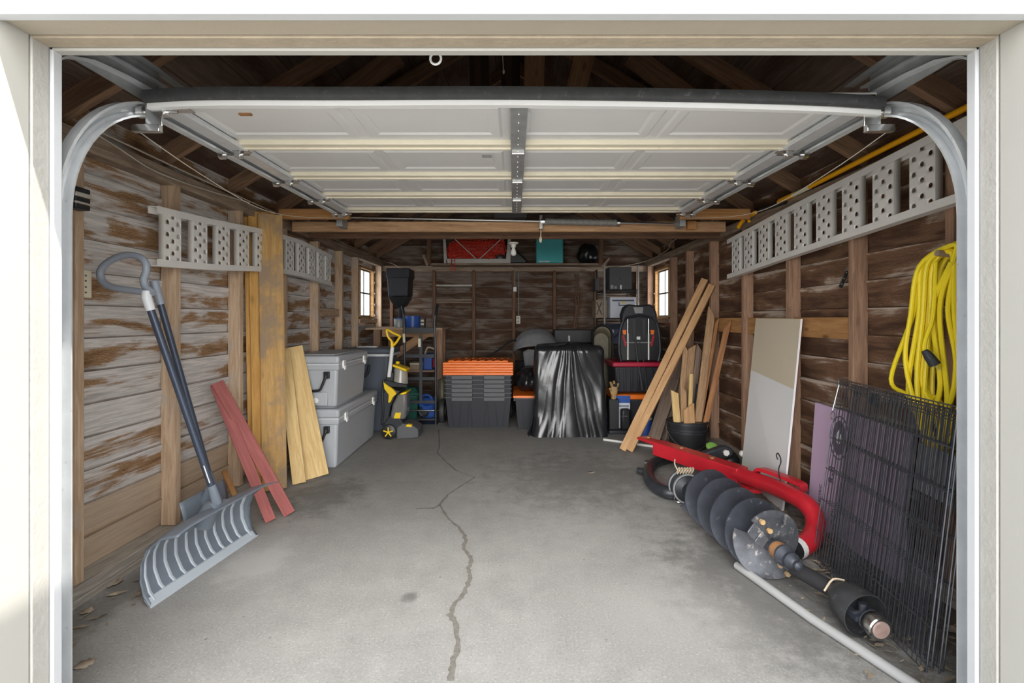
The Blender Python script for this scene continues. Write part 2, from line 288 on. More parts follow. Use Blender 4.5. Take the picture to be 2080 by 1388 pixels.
# ------------------------------------------------------------------ mesh builder
class MB:
    def __init__(s): s.v = []; s.f = []
    def add(s, vs, fs):
        o = len(s.v); s.v += [tuple(v) for v in vs]; s.f += [tuple(i+o for i in f) for f in fs]; return s
    def box(s, x0, x1, y0, y1, z0, z1):
        return s.add([(x0,y0,z0),(x1,y0,z0),(x1,y1,z0),(x0,y1,z0),(x0,y0,z1),(x1,y0,z1),(x1,y1,z1),(x0,y1,z1)],
                     [(0,3,2,1),(4,5,6,7),(0,1,5,4),(1,2,6,5),(2,3,7,6),(3,0,4,7)])
    def taper(s, x0, x1, y0, y1, z0, z1, t, ty=None):
        """box whose bottom is narrower by t each side"""
        ty = t if ty is None else ty
        return s.add([(x0+t,y0+ty,z0),(x1-t,y0+ty,z0),(x1-t,y1-ty,z0),(x0+t,y1-ty,z0),(x0,y0,z1),(x1,y0,z1),(x1,y1,z1),(x0,y1,z1)],
                     [(0,3,2,1),(4,5,6,7),(0,1,5,4),(1,2,6,5),(2,3,7,6),(3,0,4,7)])
    def hull8(s, a, b):
        """a, b: four-point loops"""
        n = len(a)
        return s.add(list(a)+list(b), [tuple(range(n))[::-1], tuple(range(n, 2*n))]+[(i, (i+1) % n, n+(i+1) % n, n+i) for i in range(n)])
    def bar(s, p0, p1, w, t, up=(0, 0, 1)):
        p0, p1 = Vector(p0), Vector(p1); x = (p1-p0).normalized(); y = Vector(up).cross(x)
        if y.length < 1e-4: y = Vector((0, 1, 0)).cross(x)
        y.normalize(); z = x.cross(y); a = [(-1,-1),(1,-1),(1,1),(-1,1)]
        return s.hull8([p0+y*(w/2*i)+z*(t/2*j) for i, j in a], [p1+y*(w/2*i)+z*(t/2*j) for i, j in a])
    def frames(s, pts, closed=False):
        pts = [Vector(p) for p in pts]; n = len(pts); T = []
        for i in range(n):
            a = pts[(i-1) % n] if (closed or i > 0) else pts[0]; b = pts[(i+1) % n] if (closed or i < n-1) else pts[-1]
            t = b-a; T.append(t.normalized() if t.length > 1e-9 else Vector((0, 0, 1)))
        u = T[0].orthogonal().normalized(); fr = []
        for i in range(n):
            u = u-T[i]*u.dot(T[i])
            if u.length < 1e-6: u = T[i].orthogonal()
            u.normalize(); fr.append((pts[i], T[i], u, T[i].cross(u)))
        return fr
    def tube(s, pts, r, n=8, closed=False, caps=True):
        fr = s.frames(pts, closed); m = len(fr); vs = []
        for i, (p, t, u, w) in enumerate(fr):
            ri = r[i] if isinstance(r, (list, tuple)) else r
            for k in range(n):
                a = 2*math.pi*k/n; vs.append(p+(u*math.cos(a)+w*math.sin(a))*ri)
        fs = []
        for i in range(m if closed else m-1):
            j = (i+1) % m
            for k in range(n): fs.append((i*n+k, i*n+(k+1) % n, j*n+(k+1) % n, j*n+k))
        if caps and not closed: fs += [tuple(range(n))[::-1], tuple((m-1)*n+k for k in range(n))]
        return s.add(vs, fs)
    def cyl(s, p0, p1, r0, r1=None, n=20): return s.tube([p0, p1], [r0, r0 if r1 is None else r1], n)
    def lathe(s, prof, o, axis=(0, 0, 1), n=24):
        o = Vector(o); t = Vector(axis).normalized(); u = t.orthogonal().normalized(); w = t.cross(u); vs = []; fs = []
        for r, h in prof:
            for k in range(n):
                a = 2*math.pi*k/n; vs.append(o+t*h+(u*math.cos(a)+w*math.sin(a))*max(r, 1e-4))
        m = len(prof)
        for i in range(m-1):
            for k in range(n): fs.append((i*n+k, i*n+(k+1) % n, (i+1)*n+(k+1) % n, (i+1)*n+k))
        fs += [tuple(range(n))[::-1], tuple((m-1)*n+k for k in range(n))]
        return s.add(vs, fs)
    def sphere(s, c, r, nu=18, nv=10):
        r = (r, r, r) if isinstance(r, (int, float)) else r; c = Vector(c); vs = []; fs = []
        for j in range(nv+1):
            th = math.pi*j/nv
            for i in range(nu):
                a = 2*math.pi*i/nu; vs.append((c.x+r[0]*math.sin(th)*math.cos(a), c.y+r[1]*math.sin(th)*math.sin(a), c.z+r[2]*math.cos(th)))
        for j in range(nv):
            for i in range(nu): fs.append((j*nu+i, (j+1)*nu+i, (j+1)*nu+(i+1) % nu, j*nu+(i+1) % nu))
        return s.add(vs, fs)
    def prism(s, outline, y0, y1):
        """outline: points with x,z (Vectors) in a plane facing the door; extruded from y0 to y1"""
        a = [(p[0], y0, p[-1]) for p in outline]; b = [(p[0], y1, p[-1]) for p in outline]
        return s.hull8(a, b)
    def sweep(s, prof, path, U, V):
        """closed profile (a,b) swept along path with per-point axes U[i], V[i]"""
        n = len(prof); m = len(path); vs = []; fs = []
        for i in range(m):
            for a, b in prof: vs.append(Vector(path[i])+Vector(U[i])*a+Vector(V[i])*b)
        for i in range(m-1):
            for k in range(n): fs.append((i*n+k, i*n+(k+1) % n, (i+1)*n+(k+1) % n, (i+1)*n+k))
        fs += [tuple(range(n))[::-1], tuple((m-1)*n+k for k in range(n))]
        return s.add(vs, fs)
    def torus(s, c, axis, R_, r, n=32, m=8):
        c = Vector(c); t = Vector(axis).normalized(); u = t.orthogonal().normalized(); w = t.cross(u)
        return s.tube([c+(u*math.cos(2*math.pi*i/n)+w*math.sin(2*math.pi*i/n))*R_ for i in range(n)], r, m, closed=True)
    def build(s, name, mat, parent=None, bev=0.0, segs=2, world=True, loc=None, matrix=None, solid=0.0, ang=35, rot=None):
        me = bpy.data.meshes.new(name)
        o = bpy.data.objects.new(name, me); COL.objects.link(o)
        vs = s.v
        if parent is None and matrix is None and loc is None:      # origin at the thing's base
            xs, ys, zs = zip(*vs); base = Vector(((min(xs)+max(xs))/2, (min(ys)+max(ys))/2, min(zs)))
            vs = [Vector(v)-base for v in vs]; o.location = base
        me.from_pydata([tuple(v) for v in vs], [], s.f); me.update()
        import bmesh
        bm = bmesh.new(); bm.from_mesh(me); bmesh.ops.recalc_face_normals(bm, faces=bm.faces); bm.to_mesh(me); bm.free()
        for p in me.polygons: p.use_smooth = True
        me.set_sharp_from_angle(angle=math.radians(ang))
        mats = mat if isinstance(mat, list) else [mat]
        for x in mats: me.materials.append(x)
        if parent is not None:
            o.parent = parent
            if world:
                w = parent.location.copy(); q = parent.parent
                while q is not None: w += q.location; q = q.parent
                o.location = -w
        if loc is not None: o.location = loc
        if matrix is not None: o.matrix_local = matrix
        if solid:
            md = o.modifiers.new('thickness', 'SOLIDIFY'); md.thickness = solid; md.offset = 0
        if bev:
            md = o.modifiers.new('soft_edges', 'BEVEL'); md.width = bev; md.segments = segs; md.limit_method = 'ANGLE'; md.angle_limit = math.radians(40)
        return o
def tag(o, label, cat=None, group=None, kind=None):
    if label: o['label'] = label
    if cat: o['category'] = cat
    if group: o['group'] = group
    if kind: o['kind'] = kind
    return o
def thing(name, label, cat, loc, group=None, kind=None):
    o = bpy.data.objects.new(name, None); COL.objects.link(o); o.location = Vector(loc); o.empty_display_size = 0.1
    return tag(o, label, cat, group, kind)
def kids(o): return [c for c in bpy.data.objects if c.parent == o]
def copy_tree(o, parent=None):
    c = o.copy(); COL.objects.link(c)
    if parent is not None: c.parent = parent
    for ch in kids(o): copy_tree(ch, c)
    return c
def relabel(o, label): o['label'] = label; return o
def smooth_path(pts, k=8, closed=False):
    pts = [Vector(p) for p in pts]; n = len(pts); out = []
    rng = range(n) if closed else range(n-1)
    for i in rng:
        g = (lambda j: pts[j % n]) if closed else (lambda j: pts[max(0, min(n-1, j))])
        a, b, c, d = g(i-1), g(i), g(i+1), g(i+2)
        for q in range(k):
            t = q/k
            out.append(0.5*((2*b)+(c-a)*t+(2*a-5*b+4*c-d)*t*t+(3*b-a-3*c+d)*t**3))
    if not closed: out.append(pts[-1])
    return out
def board(name, p0, p1, w, t, wdir, mat, parent=None, bev=0.003, cut0=0.0, cut1=0.0, n=1):
    """timber from p0 to p1; local X runs along it, width along wdir; cut0/cut1 slant the ends"""
    p0, p1 = Vector(p0), Vector(p1); L = (p1-p0).length; x = (p1-p0)/L; y = Vector(wdir); y = (y-x*y.dot(x)).normalized(); z = x.cross(y)
    b = MB(); b.hull8([(-cut0,-w/2,-t/2),(cut0,w/2,-t/2),(cut0,w/2,t/2),(-cut0,-w/2,t/2)], [(L-cut1,-w/2,-t/2),(L+cut1,w/2,-t/2),(L+cut1,w/2,t/2),(L-cut1,-w/2,t/2)])
    mt = Matrix((x, y, z)).transposed().to_4x4(); mt.translation = p0
    if parent is not None:
        wpos = parent.location.copy(); mt.translation = p0-wpos
        o = b.build(name, mat, parent, bev=bev, world=False); o.matrix_local = mt
    else: o = b.build(name, mat, None, bev=bev, matrix=mt)
    return o
def rrect(x0, x1, y0, y1, r, n=5):
    out = []
    for cx, cy, a0 in ((x1-r, y0+r, -90), (x1-r, y1-r, 0), (x0+r, y1-r, 90), (x0+r, y0+r, 180)):
        for i in range(n+1):
            a = math.radians(a0+90*i/n); out.append((cx+r*math.cos(a), cy+r*math.sin(a)))
    return out
# =================================================================== SETTING
WX, SX = 2.05, 2.14          # inner face of the studs, inner face of the siding
YF, YB = 1.50, 7.80          # inside of the front wall, back wall siding
STUDY = [2.33, 3.01, 3.71, 4.44, 5.18, 5.90, 6.50, 7.62]
# floor
b = MB(); b.box(-2.3, 2.3, 1.30, 7.95, -0.15, 0.0)
floor = b.build('floor', M['concrete'], loc=(0, 0, 0)); tag(floor, 'worn grey concrete garage floor with a long crack', 'floor', kind='structure')
crk = [(891,872,3),(893,905,4),(888,920,4),(905,938,5),(925,955,5),(935,960,4),(965,970,4),(935,988,5),(910,1005,6),(893,1026,8),(901,1041,8),(913,1056,8),(931,1071,9),(943,1088,11),(946,1100,12),(941,1115,11),(955,1130,12),(958,1141,13),(951,1155,13),(955,1170,13),(949,1190,14),(940,1210,15),(922,1228,15),(915,1250,17),(925,1270,16),(930,1300,15),(925,1330,16),(918,1360,17),(915,1392,18)]
b = MB(); vs = []; fs = []; rc = random.Random(3)
dense = []
for (x0, y0, w0), (x1, y1, w1) in zip(crk, crk[1:]):
    for q in range(4):
        t = q/4; dense.append((x0+(x1-x0)*t+rc.uniform(-2, 2)*(w0/12), y0+(y1-y0)*t, (w0+(w1-w0)*t)*rc.uniform(0.65, 1.15)))
for px, py, w in dense:
    a = G(px-w*0.4, py); c = G(px+w*0.4, py); vs += [(a.x, a.y, 0.0008), (c.x, c.y, 0.0008)]
fs = [(2*i, 2*i+1, 2*i+3, 2*i+2) for i in range(len(dense)-1)]
b.add(vs, fs)
crk2 = [(893,1027,3),(880,1033,3),(862,1033,2),(845,1034,2)]
vs = []
for px, py, w in crk2:
    a = G(px, py-w*0.5); c = G(px, py+w*0.5); vs += [(a.x, a.y, 0.0008), (c.x, c.y, 0.0008)]
b.add(vs, [(2*i, 2*i+1, 2*i+3, 2*i+2) for i in range(len(crk2)-1)])
b.build('crack', M['crack'], floor, world=True)
# driveway outside, and an unseen wall added to keep the sun off the doorway floor
b = MB(); b.box(-14, 14, -16, 1.30, -0.2, -0.012)
tag(b.build('driveway', M['drive'], loc=(0, 0, 0)), 'pale concrete driveway in front of the garage', 'driveway', kind='structure')
b = MB(); b.box(3.2, 3.5, -3.2, 1.0, -0.2, 4.55)
tag(b.build('sun_blocker', M['blocker_wall'], loc=(0, 0, 0)), 'unseen white wall added beside the driveway to block the sun', 'blocker wall', kind='structure')

# side walls: lapped boards, gap left for the window
WY0, WY1, WZ0, WZ1 = 6.58, 7.24, 1.34, 2.06
def lap_wall(name, s, mat, label):
    b = MB(); rw = random.Random(11 if s < 0 else 12); z = 0.085; h = 0.165
    while z < 2.33:
        z1 = z+h
        spans = [(YF, WY0), (WY1+0.28, YB+0.1)] if (z1 > WZ0+0.02 and z < WZ1-0.02) else [(YF, YB+0.1)]
        for a, c in spans:
            y = a
            while y < c-0.01:
                e = min(c, y+rw.uniform(2.4, 3.6))
                if c-e < 0.5: e = c
                j = rw.uniform(-0.002, 0.003)
                xi0, xi1 = s*(SX+0.016+j), s*(SX-0.010+j)
                xo = s*(SX+0.03)
                b.hull8([(xi0,y,z),(xi0,e,z),(xo,e,z),(xo,y,z)], [(xi1,y,z1),(xi1,e,z1),(xo,e,z1+0.012),(xo,y,z1+0.012)])
                y = e
        z = z1
    b.box(min(s*(SX+0.034), s*(SX+0.06)), max(s*(SX+0.034), s*(SX+0.06)), YF, WY0, 0, 2.4)
    b.box(min(s*(SX+0.034), s*(SX+0.06)), max(s*(SX+0.034), s*(SX+0.06)), WY1+0.28, YB+.1, 0, 2.4)
    b.box(min(s*(SX+0.034), s*(SX+0.06)), max(s*(SX+0.034), s*(SX+0.06)), WY0, WY1+0.28, 0, WZ0)
    b.box(min(s*(SX+0.034), s*(SX+0.06)), max(s*(SX+0.034), s*(SX+0.06)), WY0, WY1+0.28, WZ1, 2.4)
    o = b.build(name, mat, loc=(0, 0, 0), ang=20); return tag(o, label, 'wall', kind='structure')
wall_l = lap_wall('wall_left', -1, M['siding_left'], 'left garage wall of weathered grey and brown horizontal boards')
wall_r = lap_wall('wall_right', 1, M['siding_right'], 'right garage wall of dark brown horizontal boards')
for s, wall, sm in ((-1, wall_l, 'stud_left'), (1, wall_r, 'stud_right')):
    for i, y in enumerate(STUDY):
        if y == 6.52 or y == 7.22: y += (0.04 if y < 7 else 0.0)
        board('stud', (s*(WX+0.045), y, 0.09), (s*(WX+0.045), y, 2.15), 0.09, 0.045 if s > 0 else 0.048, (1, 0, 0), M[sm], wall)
    for k in (0, 1):
        board('top_plate', (s*(WX+0.045), YF, 2.17+0.043*k), (s*(WX+0.045), YB, 2.17+0.043*k), 0.09, 0.042, (1, 0, 0), M['plate'], wall)
    board('sill_plate', (s*(WX+0.05), YF, 0.062), (s*(WX+0.05), YB, 0.062), 0.13, 0.05, (1, 0, 0), M['sill'], wall)
    board('sill_plate', (s*(WX+0.06), YF, 0.018), (s*(WX+0.06), YB, 0.018), 0.17, 0.036, (1, 0, 0), M['sill'], wall)
    # nailing blocks between studs
    spans = [(0, 1, 0.0), (1, 2, 0), (2, 3, 0), (3, 4, 0)] if s > 0 else [(4, 5, 0)]
    for i, j, dz in spans:
        if s > 0 and i == 0: continue
        z = 1.28 if s > 0 else 1.41
        board('nailing_block', (s*(SX-0.035), STUDY[i]+0.025, z), (s*(SX-0.035), STUDY[j]-0.025, z), 0.14 if s > 0 else 0.09, 0.04, (0, 0, 1), M['blocking'] if s > 0 else M[sm], wall)
# windows
for n, s in ((1, -1), (2, 1)):
    w = thing('window_%d' % n, ('small four-pane window in the left wall, honey wood frame' if s < 0 else 'small four-pane window in the right wall by the car seat'), 'window', (s*SX, (WY0+WY1)/2, WZ0), kind='structure')
    b = MB(); x0, x1 = sorted((s*(WX+0.005), s*(WX+0.07)))
    b.box(x0, x1, WY0, WY0+0.03, WZ0, WZ1).box(x0, x1, WY1-0.03, WY1, WZ0, WZ1).box(x0, x1, WY0, WY1, WZ0, WZ0+0.03).box(x0, x1, WY0, WY1, WZ1-0.03, WZ1)
    b.build('frame', M['window_wood'], w, bev=0.003)
    b = MB(); x0, x1 = sorted((s*(WX+0.056), s*(WX+0.066))); ym = (WY0+WY1)/2; zm = (WZ0+WZ1)/2
    for a in (WY0+0.03, ym-0.01, WY1-0.05): b.box(x0, x1, a, a+0.02, WZ0+0.03, WZ1-0.03)
    for a in (WZ0+0.03, zm-0.01, WZ1-0.05): b.box(x0, x1, WY0+0.03, WY1-0.03, a, a+0.02)
    b.build('sash', M['sash'], w)
    b = MB(); b.box(s*(WX+0.058), s*(WX+0.061), WY0+0.03, WY1-0.03, WZ0+0.03, WZ1-0.03); b.build('pane', M['glass'], w)
    board('sill_board', (s*(WX+0.03), WY0-0.08, WZ0-0.03), (s*(WX+0.03), WY1+0.08, WZ0-0.03), 0.1, 0.05, (1, 0, 0), M['stud_left' if s < 0 else 'stud_right'], w)
# back wall with gable
b = MB(); z = 0.02; h = 0.165; rw = random.Random(5)
ZP, PITCH = 2.27, 0.60
while z < 3.6:
    half = SX+0.06 if z < ZP else max(0.05, SX-(z-ZP-0.12)/PITCH+0.06)
    x = -half
    while x < half-0.01:
        e = min(half, x+rw.uniform(1.6, 2.6))
        if half-e < 0.4: e = half
        b.hull8([(x,YB+0.014,z),(e,YB+0.014,z),(e,YB+0.03,z),(x,YB+0.03,z)], [(x,YB-0.008,z+h),(e,YB-0.008,z+h),(e,YB+0.034,z+h+0.01),(x,YB+0.034,z+h+0.01)])
        x = e
    z += h
b.add([(-2.3,YB+.05,0),(2.3,YB+.05,0),(2.3,YB+.05,2.4),(0,YB+.05,3.8),(-2.3,YB+.05,2.4)], [(0,1,2,3,4)])
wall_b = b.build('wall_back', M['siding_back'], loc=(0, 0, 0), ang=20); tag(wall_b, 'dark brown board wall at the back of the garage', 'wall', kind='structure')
for x in (-1.92, -1.255, -0.635, -0.01, 0.625, 1.27, 1.92):
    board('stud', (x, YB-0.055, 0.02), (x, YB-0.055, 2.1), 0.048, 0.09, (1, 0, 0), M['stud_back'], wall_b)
board('top_plate', (-SX, YB-0.055, 2.125), (SX, YB-0.055, 2.125), 0.09, 0.09, (0, 1, 0), M['plate'], wall_b)
for z, mm in ((1.865, 'white_wood'), (1.635, 'plate'), (1.60, 'plate')):
    board('nailing_block', (-1.23, YB-0.04, z), (-0.66, YB-0.04, z), 0.04, 0.025, (0, 1, 0), M[mm], wall_b)
# roof
roof = thing('ceiling', 'dark open rafters and board roof deck', 'roof', (0, 4.5, ZP), kind='structure')
for s in (-1, 1):
    b = MB(); zr = ZP+0.11+PITCH*SX
    b.hull8([(s*2.45,YF-.2,ZP+0.11-PITCH*0.31),(0,YF-.2,zr),(0,YF-.2,zr+0.04),(s*2.45,YF-.2,ZP+0.15-PITCH*0.31)], [(s*2.45,YB+.3,ZP+0.11-PITCH*0.31),(0,YB+.3,zr),(0,YB+.3,zr+0.04),(s*2.45,YB+.3,ZP+0.15-PITCH*0.31)])
    o = b.build('roof_deck', M['roofdeck'], roof)
    for y in [1.65]+STUDY[:6]+[6.62, 7.25, 7.68]:
        board('rafter', (s*(SX+0.02), y, ZP+0.045), (s*0.02, y, ZP+0.045+PITCH*(SX)), 0.10, 0.045, (0, 0, 1), M['rafter'], roof)
board('ridge_board', (0, YF, 3.56), (0, YB, 3.56), 0.13, 0.03, (0, 0, 1), M['rafter'], roof)
# hanger boards seen above the door
for (xa, za, xb, zb, y, mm) in ((0.125, 2.3, 0.145, 3.45, 3.45, 'beam2'), (0.27, 2.3, 0.52, 3.3, 3.45, 'beam2'), (-0.24, 2.25, -0.26, 3.4, 3.6, 'roofdeck'), (-0.03, 2.25, -0.03, 3.4, 3.7, 'roofdeck')):
    board('hanger_board', (xa, y, za), (xb, y, zb), 0.14, 0.03, (1, 0, 0), M[mm], roof)
for s in (-1, 1):
    board('brace', (s*1.75, 3.35, 2.42), (s*0.75, 3.2, 3.05), 0.14, 0.035, (0, 0, 1), M['rafter'], roof)
# cross beams behind the raised door
for (nm, y, z, x0, x1, w, mm, lab) in (('beam_orange', 4.14, 2.262-0.045, -1.97, 1.97, 0.085, 'beam', 'orange ceiling beam just behind the raised door'),
                              ('beam_tan', 4.46, 2.17, -2.0, 1.9, 0.09, 'beam2', 'tan ceiling beam carrying the torsion spring'),
                              ('beam_dark', 4.95, 2.185, -2.05, 2.05, 0.085, 'stud_back', 'dark ceiling beam behind the torsion spring')):
    if nm == 'beam_orange':
        for xa, xb in ((x0, -1.38), (1.38, x1)):
            o = board('ceiling_beam', (xa, y, z), (xb, y, z), w, 0.045, (0, 0, 1), M[mm])
            tag(o, ('short orange beam end left of the raised door' if xa < 0 else 'short orange beam end right of the raised door'), 'beam', kind='structure')
    else:
        o = board('ceiling_beam', (x0, y, z), (x1, y, z), w, 0.045, (0, 0, 1), M[mm]); tag(o, lab, 'beam', kind='structure')
# front wall, header and trims
JX, HZ = 1.372, 2.138
b = MB(); b.box(-2.35, -JX-0.03, 1.33, YF, -0.05, 2.5).box(JX+0.03, 2.35, 1.33, YF, -0.05, 2.5).box(-JX-.03, JX+.03, 1.33, YF-.03, HZ+0.03, 2.75)
b.add([(-2.4,1.45,2.4),(2.4,1.45,2.4),(0,1.45,3.8)], [(0,1,2)])
tag(b.build('wall_front', M['paint'], loc=(0, 0, 0)), 'front wall around the garage doorway', 'wall', kind='structure')
for n, s in ((1, -1), (2, 1)):
    t = thing('trim_%d' % n, ('cream painted left door jamb, partly in sun' if s < 0 else 'cream painted right door jamb in shade'), 'door jamb', (s*JX, 1.4, 0), kind='structure')
    def bx(x0, x1, y0, y1): return MB().box(min(s*x0, s*x1), max(s*x0, s*x1), y0, y1, -0.01, HZ+0.02)
    bx(JX, JX+.03, 1.305, 1.397).build('jamb_board', M['paint'], t, bev=0.003)
    bx(JX-0.004, JX+.03, 1.40, 1.453).build('jamb_lining', M['paint_rough'], t, bev=0.003)
    bx(JX-0.012, JX+.03, 1.456, 1.486).build('weather_stop', M['vinyl'], t, bev=0.003)
    b = MB(); b.box(min(s*(JX+.03), s*(JX+.16)), max(s*(JX+.03), s*(JX+.16)), 1.30, 1.335, -0.01, HZ+0.1); b.build('casing', M['paint'], t, bev=0.004)
t = thing('trim_3', 'beige door header with stepped boards above the doorway', 'door header', (0, 1.4, HZ), kind='structure')
MB().box(-JX, JX, 1.322, 1.397, HZ+0.005, HZ+.04).build('header_board', M['header_paint'], t, bev=0.003)
MB().box(-JX, JX, 1.40, 1.453, HZ, HZ+.04).build('header_lining', M['header_rough'], t, bev=0.003)
MB().box(-JX, JX, 1.456, 1.486, HZ-0.006, HZ+.04).build('weather_stop', M['paint'], t, bev=0.003)
MB().box(-JX-.16, JX+.16, 1.285, 1.32, HZ-0.002, HZ+.2).build('fascia', M['vinyl'], t, bev=0.004)

# =================================================================== OVERHEAD DOOR
YS = [1.87, 2.42, 2.965, 3.465, 3.965]; DX0, DX1 = -1.385, 1.375
def dz(y): return 2.165+(y-1.87)*0.018
door = thing('door_1', 'raised white sectional overhead door under the roof', 'garage door', (0, 2.9, dz(2.9)), kind='structure')
for i in range(4):
    y0, y1 = YS[i]+0.004, YS[i+1]-0.004; b = MB(); z0, z1 = dz(y0), dz(y1)
    zz = lambda y: dz(y)
    b.hull8([(DX0,y0,z0+.02),(DX1,y0,z0+.02),(DX1,y0,z0+.034),(DX0,y0,z0+.034)], [(DX0,y1,z1+.02),(DX1,y1,z1+.02),(DX1,y1,z1+.034),(DX0,y1,z1+.034)])
    # raised panels pressed into the skin: four rings per section
    wpan = (DX1-DX0-0.22)/4
    for k in range(4):
        xa = DX0+0.06+k*(wpan+0.02)+(0.02 if k > 1 else 0); xb = xa+wpan-0.02; ya, yb = y0+0.085, y1-0.105
        rings = [(0, 0.0), (0.012, -0.007), (0.045, -0.007), (0.06, 0.0)]
        vs = []
        for d, hh in rings:
            for (x, y) in ((xa+d, ya+d), (xb-d, ya+d), (xb-d, yb-d), (xa+d, yb-d)): vs.append((x, y, zz(y)+0.0195+hh))
        fs = [(4*q+m, 4*q+(m+1) % 4, 4*(q+1)+(m+1) % 4, 4*(q+1)+m) for q in range(3) for m in range(4)]
        b.add(vs, fs)
    sec = b.build('section', M['door_white'], door, ang=15)
    b = MB()
    b.box(DX0, DX1, y1-0.065, y1-0.022, zz(y1)-0.004, zz(y1)+.03).box(DX0, DX1, y1-0.022, y1, zz(y1)-0.012, zz(y1)+.03)
    b.build('section_rib', M['door_rib'], sec, bev=0.003)
    b = MB()
    b.box(DX0, DX1, y0, y0+0.028, zz(y0)+0.004, zz(y0)+.03)
    b.build('section_lip', M['door_white'], sec, bev=0.003)
    if i == 0:
        MB().box(-1.135, -1.085, 2.03, 2.045, zz(2.03)+0.012, zz(2.03)+0.021).build('warning_sticker', M['rust'], sec)
    if i == 1:
        for q in range(3): MB().box(-0.17, -0.12, 2.56+0.02*q, 2.566+0.02*q, zz(2.56)+0.012, zz(2.56)+0.021).build('printed_mark', M['mark_grey'], sec)
b = MB()
b.box(-0.018, 0.052, YS[0]+0.015, YS[4]-0.01, 0, 0.02)
b.v = [(x, y, dz(y)-0.016+z) for x, y, z in b.v]; b.build('center_stile', M['galv_dark'], door, bev=0.003)
b = MB()
for y in (2.42, 2.965, 3.465): b.box(-0.012, 0.047, y-0.02, y+0.012, dz(y)-0.024, dz(y)-0.012).cyl((-0.012, y, dz(y)-0.024), (0.047, y, dz(y)-0.024), 0.006, n=8)
for y in [1.95+0.09*i for i in range(22)]: b.sphere((0.017, y, dz(y)-0.018), 0.004, 6, 4)
b.build('center_hinge', M['chrome'], door)
for s in (-1, 1):
    xe = DX0 if s < 0 else DX1
    b = MB(); b.box(min(xe, xe-s*0.075), max(xe, xe-s*0.075), YS[0]+0.02, YS[4]-0.01, -0.004, 0.02); b.v = [(x, y, dz(y)-0.012+z) for x, y, z in b.v]
    b.build('end_stile', M['galv'], door, bev=0.002)
    for y in (1.90, 2.42, 2.965, 3.465, 3.93):
        h = MB(); h.box(min(xe-s*0.09, xe-s*0.01), max(xe-s*0.09, xe-s*0.01), y-0.022, y+0.022, dz(y)-0.018, dz(y)-0.012)
        h.box(min(xe-s*0.05, xe-s*0.02), max(xe-s*0.05, xe-s*0.02), y-0.018, y+0.018, dz(y)-0.045, dz(y)-0.012)
        hg = h.build('hinge', M['chrome'], door, bev=0.002)
        h = MB(); h.cyl((xe-s*0.09, y, dz(y)-0.03), (xe+s*0.06, y, dz(y)-0.03), 0.006, n=8); h.cyl((xe+s*0.034, y, dz(y)-0.03), (xe+s*0.058, y, dz(y)-0.03), 0.023, n=16)
        h.build('roller', M['chrome'], hg)
    # bottom bracket and lift cable
    h = MB(); y = YS[0]+0.02
    h.box(min(xe-s*0.045, xe+s*0.02), max(xe-s*0.045, xe+s*0.02), y-0.012, y-0.006, dz(y)-0.115, dz(y)+0.01)
    h.box(min(xe-s*0.045, xe+s*0.06), max(xe-s*0.045, xe+s*0.06), y-0.03, y-0.006, dz(y)-0.118, dz(y)-0.09)
    h.box(min(xe-s*0.14, xe+s*0.02), max(xe-s*0.14, xe+s*0.02), y-0.01, y+0.04, dz(y)-0.022, dz(y)-0.010)
    for k in range(4): h.sphere((xe-s*(0.02+0.03*k), y-0.006, dz(y)-0.02), 0.006, 8, 5)
    h.build('bottom_bracket', M['chrome'], door, bev=0.003)
    h = MB(); path = smooth_path([(xe+s*0.06, y-0.02, dz(y)-0.10), (xe+s*0.085, 2.3, 2.02), (xe+s*0.10, 2.9, 1.985), (xe+s*0.09, 3.5, 2.06), (xe+s*0.02, 4.25, 2.21)], 8)
    h.tube(path, 0.0022, 5); h.build('lift_cable', M['romex'], door)
# sagging rubber seal and its retainer along the leading edge
pa = smooth_path([P(298, 198, 1.865), P(420, 192, 1.862), P(700, 192, 1.86), P(1040, 191, 1.86), P(1400, 196, 1.86), P(1650, 203, 1.862), P(1790, 211, 1.865)], 6)
b = MB(); prof = [(0, -0.022), (0.012, -0.026), (0.024, -0.02), (0.028, 0.0), (0.024, 0.018), (0.012, 0.024), (0, 0.02)]
b.sweep(prof, pa, [Vector((0, -1, 0))]*len(pa), [Vector((0, 0, 1))]*len(pa)); b.build('bottom_seal', M['rubber'], door)
b = MB(); b.sweep([(-0.012, -0.012), (0.012, -0.012), (0.012, 0.010), (-0.012, 0.010)], [p+Vector((0, 0.012, -0.030)) for p in pa], [Vector((0, -1, 0))]*len(pa), [Vector((0, 0, 1))]*len(pa)); b.build('seal_retainer', M['door_white'], door)

